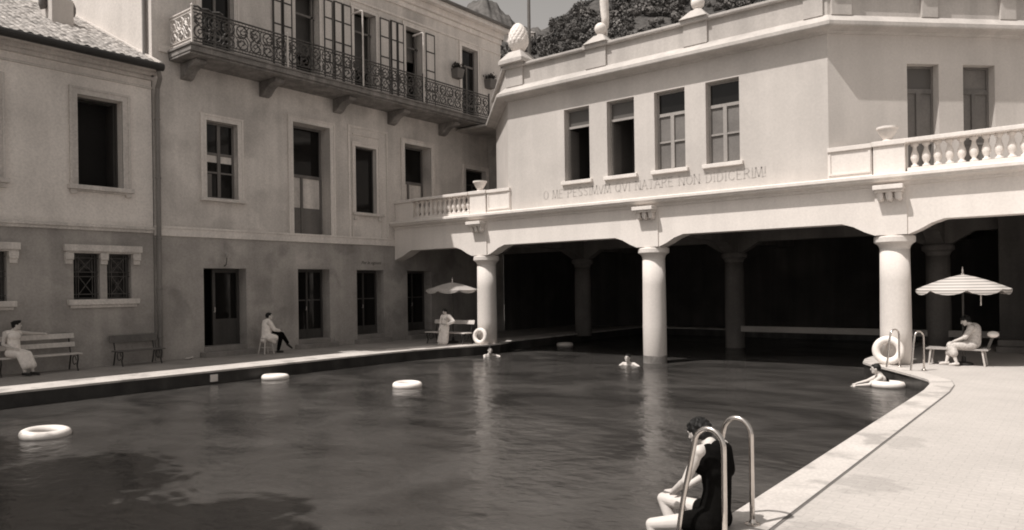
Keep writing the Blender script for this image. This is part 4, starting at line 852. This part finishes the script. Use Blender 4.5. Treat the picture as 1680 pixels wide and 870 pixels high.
def person(lab, J, voxel=.009, fat=1, hands=True, curl=.5, female=True, group=None, hairmode='bob', headscale=1):
    m = MB(); g = lambda k: V3(J[k])
    pel, che, nk = g('pel'), g('che'), g('nk'); bel = pel.lerp(che, .5)+V3(J.get('bow', (0, 0, 0)))
    shl, shr, hl, hr = g('shL'), g('shR'), g('hiL'), g('hiR')
    m.cap(pel, bel, .125*fat, .108*fat).cap(bel, che, .108*fat, .122*fat).cap(hl, hr, .10*fat, .10*fat).cap(che.lerp(shl, .55), che.lerp(shr, .55), .095*fat, .095*fat).cap(shl, shr, .052, .052).cap(che, nk, .10*fat, .058)
    hc, f, u, r = add_head(m, J['head'], J['face'], J.get('hup', (0, 0, 1)), headscale)
    m.cap(nk, hc-u*.06-f*.01, .052, .05)
    if female:
        fr_ = V3(J['front']).normalized(); sd = (shl-shr).normalized()
        for q in (-1, 1): m.ell(che+fr_*.085*fat+sd*q*.07, (.06, .06, .065))
    for s_ in 'LR':
        if 'el'+s_ in J:
            m.cap(J['sh'+s_], J['el'+s_], .05*fat, .037*fat).cap(J['el'+s_], J['wr'+s_], .038*fat, .025)
            m.cap(g('el'+s_), g('el'+s_).lerp(g('wr'+s_), .35), .037*fat, .036*fat)
            if hands: add_hand(m, J['wr'+s_], J.get('ha'+s_, g('wr'+s_)-g('el'+s_)), J.get('hn'+s_, (0, 0, -1)), J.get('th'+s_, 1), 1, curl)
            else: m.cap(J['wr'+s_], g('wr'+s_)+(g('wr'+s_)-g('el'+s_)).normalized()*.13, .03, .015)
        if 'kn'+s_ in J:
            m.cap(J['hi'+s_], J['kn'+s_], .088*fat, .056*fat).cap(J['kn'+s_], g('kn'+s_).lerp(g('an'+s_), .35), .056*fat, .055*fat).cap(g('kn'+s_).lerp(g('an'+s_), .3), J['an'+s_], .056*fat, .034)
            ft = V3(J.get('ft'+s_, J['front'])).normalized(); a = g('an'+s_)
            m.cap(a-ft*.03+V3((0, 0, -.035)), a+ft*.14+V3((0, 0, -.055)), .036, .024)
    o = remesh(m, 'person', 'skin', voxel); tag(o, lab, 'person', group)
    h = MB(); A = (r, f, u); s = headscale
    h.ell(hc-f*.018*s+u*.02*s, (.086*s, .094*s, .098*s), A).ell(hc+f*.045*s+u*.068*s, (.062*s, .045*s, .03*s), A)
    if hairmode == 'bob':
        rs = random.Random(5)
        for q in (-1, 1): h.cap(hc+r*q*.068*s-f*.02*s+u*.03*s, hc+r*q*.070*s-f*.03*s-u*.035*s, .034*s, .026*s)
        h.ell(hc-f*.06*s-u*.03*s, (.075*s, .045*s, .055*s), A)
        for i in range(46):
            a, b = rs.random()*6.28, rs.random()*1.5; v = (r*math.cos(a)*math.sin(b)+f*(math.sin(a)*math.sin(b)-.25)+u*math.cos(b)); h.ell(hc-f*.018*s+u*.02*s+v.normalized()*.086*s, (.021*s,)*3, None, 8, 6)
    if hairmode == 'short': h.ell(hc-f*.045*s+u*.0*s, (.08*s, .06*s, .07*s), A)
    if hairmode == 'beret': h.ell(hc-f*.01*s+u*.075*s, (.108*s, .118*s, .042*s), (r, (f+u*.25).normalized(), (u-f*.25).normalized())).ell(hc-f*.06*s-u*.02*s, (.07*s, .045*s, .06*s), A)
    # the face stays clear of hair
    ho = remesh(h, 'hair', 'hair', max(.006, voxel*.8), 1); ho.parent = o
    e = MB()
    for q in (-1, 1): e.ell(hc+f*.0865*s+r*q*.031*s+u*.004*s, (.013*s, .006*s, .006*s), A, 10, 6)
    ey = e.build('eyes', 'eye', o); MB().ell(hc+f*.093*s-u*.058*s, (.019*s, .006*s, .006*s), A, 10, 6).build('mouth', 'lip', o)
    br_ = MB()
    for q in (-1, 1): br_.cap(hc+f*.091*s+r*q*.018*s+u*.026*s, hc+f*.083*s+r*q*.05*s+u*.024*s, .005*s, .003*s, 6)
    br_.build('eyebrows', 'hair', o)
    return o
def cloth(o, m, name, mat, voxel=.010, it=3):
    c = remesh(m, name, mat, voxel, it); c.parent = o; return c
def shoes(o, J, front):
    m = MB()
    for s_ in 'LR':
        a = V3(J['an'+s_]); ft = V3(J.get('ft'+s_, front)).normalized(); m.cap(a-ft*.035+V3((0, 0, -.04)), a+ft*.15+V3((0, 0, -.058)), .041, .03).ell(a+V3((0, 0, -.02)), (.042, .042, .03))
    return cloth(o, m, 'shoes', 'shoe', .009, 1)

# woman on the pale bench
J = dict(pel=(-20.95, 6.5, .56), che=(-21.0, 6.5, .93), nk=(-20.99, 6.51, 1.10), head=(-20.94, 6.56, 1.235), face=(.35, .93, -.02), front=(1, .2, 0), shL=(-20.99, 6.68, 1.045), shR=(-20.98, 6.32, 1.045), elL=(-21.06, 6.96, 1.0), wrL=(-21.13, 7.2, .985), haL=(-.1, 1, -.05), hnL=(-.3, 0, -1), thL=-1,
         elR=(-20.95, 6.27, .77), wrR=(-20.74, 6.42, .68), haR=(.7, .7, -.1), hiL=(-20.94, 6.6, .55), hiR=(-20.94, 6.41, .55), knL=(-20.5, 6.76, .53), knR=(-20.48, 6.58, .52), anL=(-20.44, 6.84, .10), anR=(-20.42, 6.66, .10), ftL=(.8, .55, 0), ftR=(.8, .55, 0))
for k in ('pel', 'che', 'nk', 'head', 'shL', 'shR', 'elL', 'wrL', 'elR', 'wrR', 'hiL', 'hiR'): J[k] = (J[k][0], J[k][1]+.10, J[k][2])
p = person('person in white dress and dark beret with one arm along the bench back', J, hairmode='beret')
c = MB().cap((-20.95, 6.6, .6), (-21.0, 6.6, .98), .150, .138).cap((-20.99, 6.72, 1.04), (-20.99, 6.48, 1.04), .075, .075).cap(J['hiL'], J['knL'], .11, .085).cap(J['hiR'], J['knR'], .11, .085).cap(J['knL'], (-20.45, 6.83, .26), .085, .095).cap(J['knR'], (-20.42, 6.67, .26), .085, .095).cap((-20.93, 6.6, .55), (-20.5, 6.68, .50), .12, .09).cap((-20.49, 6.67, .5), (-20.43, 6.75, .27), .09, .095).ell((-20.9, 6.6, .96), (.09, .14, .1))
cloth(p, c, 'dress', 'cloth'); shoes(p, J, (1, .2, 0))
# man on the stool
J = dict(pel=(-20.6, 13.45, .60), che=(-20.6, 13.47, .93), nk=(-20.6, 13.49, 1.05), head=(-20.59, 13.53, 1.19), face=(.45, .89, .12), front=(.4, 1, 0), shL=(-20.78, 13.5, 1.0), shR=(-20.42, 13.44, 1.0), elL=(-20.76, 13.66, .78), wrL=(-20.58, 13.86, .72), elR=(-20.38, 13.58, .76), wrR=(-20.46, 13.86, .70), haL=(.6, .8, -.2), haR=(0, 1, -.25),
         hiL=(-20.7, 13.48, .58), hiR=(-20.5, 13.46, .58), knR=(-20.44, 13.86, .56), anR=(-20.45, 13.76, .10), knL=(-20.56, 13.92, .66), anL=(-20.5, 14.16, .27), ftL=(.1, .8, -.55), ftR=(.2, 1, 0))
p = person('person in white coat and dark trousers sitting cross legged on a white stool', J, female=False, hairmode='short')
c = MB().cap((-20.6, 13.44, .56), (-20.6, 13.46, .95), .165, .155).cap((-20.74, 13.5, 1.0), (-20.46, 13.44, 1.0), .08, .08).cap(J['shL'], J['elL'], .075, .062).cap(J['elL'], (-20.62, 13.80, .735), .062, .05).cap(J['shR'], J['elR'], .075, .062).cap(J['elR'], (-20.44, 13.78, .715), .062, .05).cap((-20.5, 13.44, .55), (-20.45, 13.62, .5), .13, .12).cap((-20.46, 13.46, .5), (-20.44, 13.62, .36), .11, .05).cap((-20.6, 13.40, .52), (-20.6, 13.34, .44), .15, .1).cap((-20.7, 13.5, .55), (-20.66, 13.7, .58), .12, .1)
cloth(p, c, 'coat', 'cloth')
c = MB().cap(J['hiR'], J['knR'], .10, .078).cap(J['knR'], V3(J['anR'])+V3((0, 0, .03)), .078, .056).cap(J['hiL'], J['knL'], .10, .078).cap(J['knL'], V3(J['anL'])+V3((0, -.03, .04)), .078, .056)
cloth(p, c, 'trousers', 'black'); shoes(p, J, (.4, 1, 0))
# figure in the long robe under the plain parasol, standing
J = dict(pel=(-17.93, 18.78, .66), che=(-17.88, 18.78, .92), nk=(-17.87, 18.77, 1.06), head=(-17.89, 18.74, 1.17), face=(.1, -.95, -.25), front=(0, -1, 0), shL=(-17.72, 18.78, 1.0), shR=(-18.03, 18.78, 1.0), elL=(-17.58, 18.84, .83), wrL=(-17.74, 18.70, .73), haL=(-.8, -.3, -.2), elR=(-18.11, 18.76, .78), wrR=(-18.06, 18.66, .62),
         hiL=(-17.86, 18.78, .64), hiR=(-18.0, 18.78, .64), knL=(-17.94, 18.76, .36), knR=(-18.08, 18.76, .36), anL=(-17.97, 18.78, .08), anR=(-18.13, 18.78, .08))
p = person('person standing in long white robe with one hand on hip beside the left column', J, hairmode='bob', fat=.86, headscale=.92)
c = MB().cap((-17.93, 18.78, .68), (-17.88, 18.78, .96), .115, .125).cap(J['shL'], J['shR'], .068, .068).cap(J['shL'], J['elL'], .075, .065).cap(J['elL'], (-17.70, 18.73, .75), .062, .055).cap(J['shR'], J['elR'], .07, .06)
c.cap((-17.87, 18.78, .64), (-17.95, 18.78, .12), .115, .13).cap((-18.0, 18.78, .64), (-18.13, 18.78, .12), .115, .13).cap((-17.94, 18.78, .62), (-18.04, 18.78, .12), .12, .13)
cloth(p, c, 'robe', 'cloth'); bl_ = MB().torus((-17.925, 18.78, .74), .125, .018, (.1, 0, 1), 24, 8).build('belt', 'canvas', p)
# woman on the lounge chair
J = dict(pel=(-2.28, 20.22, .50), che=(-2.26, 20.2, .82), nk=(-2.33, 20.18, .96), head=(-2.43, 20.16, 1.06), face=(-.85, -.2, -.45), hup=(-.4, 0, .9), front=(-1, -.1, 0), shL=(-2.30, 20.03, .90), shR=(-2.28, 20.38, .90), elL=(-2.42, 19.97, .68), wrL=(-2.64, 20.0, .58), elR=(-2.44, 20.4, .68), wrR=(-2.66, 20.25, .58),
         hiL=(-2.3, 20.12, .49), hiR=(-2.3, 20.3, .49), knL=(-2.72, 20.02, .47), knR=(-2.74, 20.22, .47), anL=(-2.60, 19.95, .09), anR=(-2.82, 20.1, .09), ftL=(-1, -.3, 0), ftR=(-1, -.3, 0))
p = person('person in light print dress sitting on the lounge chair under the striped parasol', J, hairmode='bob')
c = MB().cap((-2.28, 20.2, .54), (-2.27, 20.2, .86), .155, .15).cap(J['shL'], J['shR'], .075, .075).cap(J['shL'], J['elL'], .072, .06).cap(J['shR'], J['elR'], .072, .06).cap(J['hiL'], J['knL'], .12, .09).cap(J['hiR'], J['knR'], .12, .09).cap(J['knL'], (-2.66, 19.98, .3), .09, .1).cap(J['knR'], (-2.76, 20.16, .3), .09, .1).cap((-2.7, 20.1, .45), (-2.7, 20.08, .3), .1, .1)
cloth(p, c, 'dress', 'cloth_grey')
# bather in the foreground, seated on the coping between the ladder rails
J = dict(pel=(-2.47, 5.70, .13), che=(-2.45, 5.70, .52), nk=(-2.50, 5.70, .695), head=(-2.615, 5.715, .775), face=(-.93, .08, -.30), hup=(-.35, 0, .93), front=(-1, 0, 0), bow=(.025, 0, 0), shL=(-2.49, 5.535, .66), shR=(-2.49, 5.865, .66), elL=(-2.58, 5.475, .42), wrL=(-2.77, 5.56, .28), haL=(-.85, .5, -.12), hnL=(0, .1, -1), thL=-1, elR=(-2.62, 5.92, .42), wrR=(-2.82, 5.78, .26), haR=(-.95, -.1, -.2), hnR=(0, 0, -1), thR=1,
         hiL=(-2.49, 5.60, .10), hiR=(-2.49, 5.80, .11), knL=(-2.95, 5.50, -.02), knR=(-3.03, 5.76, .13), anL=(-2.82, 5.50, -.44), anR=(-2.80, 5.74, -.32), ftL=(-1, 0, -.5), ftR=(-1, 0, -.5))
def rotJ(J, c, a, sh):
    M_ = Matrix.Rotation(R(a), 3, 'Z'); c = V3(c); out = {}
    for k, v in J.items():
        if not isinstance(v, tuple): out[k] = v; continue
        v = V3(v); out[k] = tuple(M_ @ v) if k in ('face', 'hup', 'front', 'bow') or k[:2] in ('ha', 'hn', 'ft') else tuple(c + M_ @ (v-c) + V3(sh))
    return out
J = rotJ(J, (-2.47, 5.70, 0), -11, (.01, 0, 0))
p = person('person in black bathing suit sitting on the pool edge between the foreground ladder rails', J, voxel=.006, fat=.93, hairmode='bob', curl=.35)
g_ = lambda k: V3(J[k]); be = g_('pel').lerp(g_('che'), .5)+V3(J['bow']); fr_ = V3(J['front']).normalized(); sd_ = (g_('shL')-g_('shR')).normalized()
c = MB().cap(g_('pel'), be, .132, .112).cap(be, g_('che'), .112, .127).cap(g_('hiL'), g_('hiR'), .104, .104)
c.cap(g_('che').lerp(g_('shL'), .5), g_('che').lerp(g_('shR'), .5), .103, .103)
for q in (-1, 1):
    c.ell(g_('che')+fr_*.085+sd_*q*.07, (.069, .069, .073)); c.cap(g_('che')+sd_*q*.085+V3((0, 0, .08)), g_('che')+sd_*q*.092-fr_*.0+V3((0, 0, .145)), .07, .058)
c.cap(g_('che')-fr_*.03+V3((0, 0, .05)), g_('che')-fr_*.03+V3((0, 0, .15)), .09, .07)
c.cap(g_('hiL'), g_('hiL').lerp(g_('knL'), .30), .1, .088).cap(g_('hiR'), g_('hiR').lerp(g_('knR'), .30), .1, .088).cap(g_('hiL')-V3((0, 0, .03)), g_('hiR')-V3((0, 0, .03)), .11, .11)
c.cap(g_('che')-fr_*.045+sd_*.07+V3((0, 0, -.02)), g_('che')-fr_*.04+sd_*.075+V3((0, 0, .135)), .08, .06).cap(g_('che')-fr_*.045-sd_*.07+V3((0, 0, -.02)), g_('che')-fr_*.04-sd_*.075+V3((0, 0, .135)), .08, .06)
cloth(p, c, 'bathing_suit', 'black', .008, 10)
# swimmers
def swimmer(lab, x, y, face, fr_, pose, suit=True):
    f = V3(fr_).normalized(); sd = V3((-f.y, f.x, 0)); o = V3((x, y, ZW)); L3 = lambda a, b, c: tuple(o + f*a + sd*b + V3((0, 0, c)))
    J = dict(pose(L3)); J['front'] = tuple(f) ; J['face'] = face
    p = person(lab, J, voxel=.009, hairmode='short', hands=True, curl=.2)
    c = MB().cap(V3(J['pel']), V3(J['che']), .135, .128).cap(V3(J['hiL']), V3(J['hiR']), .106, .106)
    cloth(p, c, 'bathing_suit', 'black'); return p
def breast(L3): return dict(pel=L3(-.35, 0, -.4), che=L3(-.08, 0, -.10), nk=L3(-.01, 0, .08), head=L3(.05, 0, .22), shL=L3(-.04, .17, .03), shR=L3(-.04, -.17, .03), elL=L3(.2, .27, -.0), wrL=L3(.38, .16, -.04), elR=L3(.12, -.3, -.1), wrR=L3(.3, -.2, -.12), hiL=L3(-.38, .09, -.42), hiR=L3(-.38, -.09, -.42), knL=L3(-.8, .14, -.5), knR=L3(-.9, -.14, -.4), anL=L3(-1.25, .1, -.5), anR=L3(-1.25, -.1, -.5))
swimmer('person swimming with one arm forward just off the curb by the left column', -16.05, 18.95, (.7, -.6, .1), (.95, -.2, 0), breast)
swimmer('person swimming with raised head beside the middle column', -10.75, 18.95, (.25, -.95, .1), (.1, -1, 0), lambda L3: {**breast(L3), 'elL': L3(.08, .38, -.03), 'wrL': L3(.3, .5, -.05), 'elR': L3(.2, -.27, -.08), 'wrR': L3(.34, -.16, -.1)})
swimmer('person with outstretched arms leaning on a floating ring near the far ladder', -3.72, 18.02, (-.95, -.25, -.05), (-.93, -.36, 0), lambda L3: dict(pel=L3(-.1, 0, -.25), che=L3(.05, 0, .10), nk=L3(.12, 0, .27), head=L3(.19, 0, .39), shL=L3(.12, .16, .21), shR=L3(.12, -.16, .21), elL=L3(.36, .2, .05), wrL=L3(.6, .16, .02), elR=L3(.34, -.22, .08), wrR=L3(.56, -.2, .02), hiL=L3(-.12, .09, -.27), hiR=L3(-.12, -.09, -.27), knL=L3(-.4, .12, -.5), knR=L3(-.4, -.12, -.5), anL=L3(-.75, .1, -.65), anR=L3(-.75, -.1, -.65)))

# ------------------------------------------------------------------ hillside, far mountain, houses on the ridge
def Lw(u_, d_, z_): q = fw*d_ + rt*u_; return (q.x, q.y, z_)
rs = np.random.RandomState(11)
def sm(x): return x*x*(3-2*x)
PH = rs.rand(12)*6.28
def hill(u_, d_):
    top = 75.4 + np.where(u_ > 5, (u_-5)*.92, (u_-5)*.14)
    base = 22 + (d_-95)*.50
    bump = 3.5*np.sin(u_*.06+PH[0])*np.sin(d_*.05+PH[1]) + 2.2*np.sin(u_*.15+PH[2])*np.sin(d_*.11+PH[3]) + 6*np.sin(u_*.021+d_*.012+PH[4])
    z = np.minimum(base+bump, top+bump*.15-np.maximum(0, d_-262)*.2)
    return z
us = np.linspace(-90, 330, 150); ds = np.linspace(70, 430, 120); U, D = np.meshgrid(us, ds, indexing='ij'); Zh = hill(U, D)
Zh = np.where(D < 95, Zh-(95-D)*1.2, Zh); Zh = np.maximum(Zh, -1)
m = MB(); m.v = [Lw(a, b, c) for a, b, c in zip(U.ravel(), D.ravel(), Zh.ravel())]; nd = len(ds)
m.f = [(i*nd+j, (i+1)*nd+j, (i+1)*nd+j+1, i*nd+j+1) for i in range(len(us)-1) for j in range(nd-1)]
struct(m, 'hillside', 'hill', smooth=True)
# wooded slope: many crowns of leaf quads, seen as one mass
cr = []
while len(cr) < 3600:
    d_ = 120+rs.rand()*140; u_ = -20+rs.rand()*150
    if u_/d_ > .48 or u_/d_ < -.08: continue
    if u_ < 13 and d_ > 186: continue
    pxu, k = u_/d_, rs.rand()
    clearing = (math.sin(u_*.13+1.0)*math.sin(d_*.09+2.0) > .86) or (.17 < pxu < .225 and 188 < d_ < 202)
    if clearing and k < .93: continue
    cr.append((u_, d_, (0.7+1.3*rs.rand()**2)*(.75 if u_ < 22 else 1)))
cr = np.array(cr); nq = 120; N_ = len(cr); cz = hill(cr[:, 0], cr[:, 1])
dirs = rs.normal(size=(N_, nq, 3)); dirs /= np.linalg.norm(dirs, axis=2, keepdims=True); rad = cr[:, 2][:, None]*(.55+.5*rs.rand(N_, nq)); 
lob = 1+.3*np.sin(dirs[..., 0]*5+cr[:, 0][:, None])*np.sin(dirs[..., 2]*5+cr[:, 1][:, None])
pos = dirs*(rad*lob)[..., None]; pos[..., 2] = pos[..., 2]*.9
ctr = np.stack([cr[:, 0][:, None]+pos[..., 0], cr[:, 1][:, None]+pos[..., 1], (cz+cr[:, 2]*.75)[:, None]+pos[..., 2]], -1).reshape(-1, 3)
nrm = (dirs+rs.normal(size=dirs.shape)*.45).reshape(-1, 3); nrm /= np.linalg.norm(nrm, axis=1, keepdims=True)
t1 = np.cross(nrm, rs.normal(size=nrm.shape)); t1 /= np.linalg.norm(t1, axis=1, keepdims=True); t2 = np.cross(nrm, t1); sz = (np.repeat(cr[:, 2], nq)*(.13+.11*rs.rand(N_*nq)))[:, None]
qv = np.stack([ctr-t1*sz-t2*sz*.6, ctr+t1*sz-t2*sz*.6, ctr+t1*sz*.7+t2*sz*.7, ctr-t1*sz*.8+t2*sz*.7], 1).reshape(-1, 3)
fwv, rtv = np.array(fw), np.array(rt); qw = qv[:, 1:2]*fwv + qv[:, 0:1]*rtv; qw[:, 2] = qv[:, 2]
me = bpy.data.meshes.new('wooded_slope'); me.vertices.add(len(qw)); me.vertices.foreach_set('co', qw.astype(np.float32).ravel()); me.loops.add(len(qw)); me.loops.foreach_set('vertex_index', np.arange(len(qw), dtype=np.int32)); me.polygons.add(len(qw)//4)
me.polygons.foreach_set('loop_start', np.arange(0, len(qw), 4, dtype=np.int32)); me.polygons.foreach_set('loop_total', np.full(len(qw)//4, 4, dtype=np.int32)); me.update(calc_edges=True); me.materials.append(MAT['leaf'])
wd = bpy.data.objects.new('wooded_slope', me); COL.objects.link(wd); wd['kind'] = 'stuff'; tag(wd, 'dense dark wood covering the hillside above the pavilion roof', 'woods')
# far mountain
us = np.linspace(-160, 200, 160); ds = np.linspace(1000, 1500, 100); U, D = np.meshgrid(us, ds, indexing='ij')
def rock(u_, d_):
    a = np.exp(-((u_+36)/42)**2)*56 + np.exp(-((u_+110)/60)**2)*18 + np.exp(-((u_-60)/50)**2)*10
    rg = 6*np.sin(u_*.17+PH[5]+d_*.01)*np.sin(d_*.03+PH[6]) + 3*np.sin(u_*.31+d_*.02+PH[7]) + 1.5*np.sin(u_*.7+d_*.05)
    return 395 + a - np.abs(d_-1150)*.55 + rg*.7
Zr = np.maximum(rock(U, D), 0); nd = len(ds); m = MB(); m.v = [Lw(a, b, c) for a, b, c in zip(U.ravel(), D.ravel(), Zr.ravel())]; m.f = [(i*nd+j, (i+1)*nd+j, (i+1)*nd+j+1, i*nd+j+1) for i in range(len(us)-1) for j in range(nd-1)]
struct(m, 'mountain', 'rock', smooth=True)
# houses on the saddle of the ridge
def house(lab, u_, d_, w_, dp_, h_, rh):
    z = float(hill(np.array(u_), np.array(d_)))-.5; fr = Frame(Vector(Lw(u_, d_, 0)), rt, -fw)
    t = thing('hill_house', lab, 'house', Lw(u_, d_, z), 'houses on the ridge of the hill')
    part(MB().wall(fr, -w_/2, w_/2, z, z+h_, [(-w_*.32+k*w_*.24, -w_*.2+k*w_*.24, z+h_*.5, z+h_*.8) for k in range(3)], .3).box(-w_/2, w_/2, -dp_, -.35, z, z+h_, fr), 'wall', 'ring', t)
    part(MB().add([fr(a, b, c) for a, b, c in ((-w_/2-.5, .5, z+h_), (w_/2+.5, .5, z+h_), (w_/2+.5, -dp_-.5, z+h_), (-w_/2-.5, -dp_-.5, z+h_), (-w_*.3, -dp_/2, z+h_+rh), (w_*.3, -dp_/2, z+h_+rh))], [(0, 1, 5, 4), (1, 2, 5), (2, 3, 4, 5), (3, 0, 4), (0, 3, 2, 1)]), 'roof', 'tile', t)
house('larger pale house with long roof on the ridge right of the first flagpole', 4.8, 212, 5.2, 6, 3.6, 1.7)
house('smaller pale house on the ridge left of the first flagpole', .0, 212, 3.0, 4, 2.8, 1.3)
house('low white house on the ridge at the foot of the rocky peak', -3.6, 211, 3.0, 3, 2.4, 1.0)
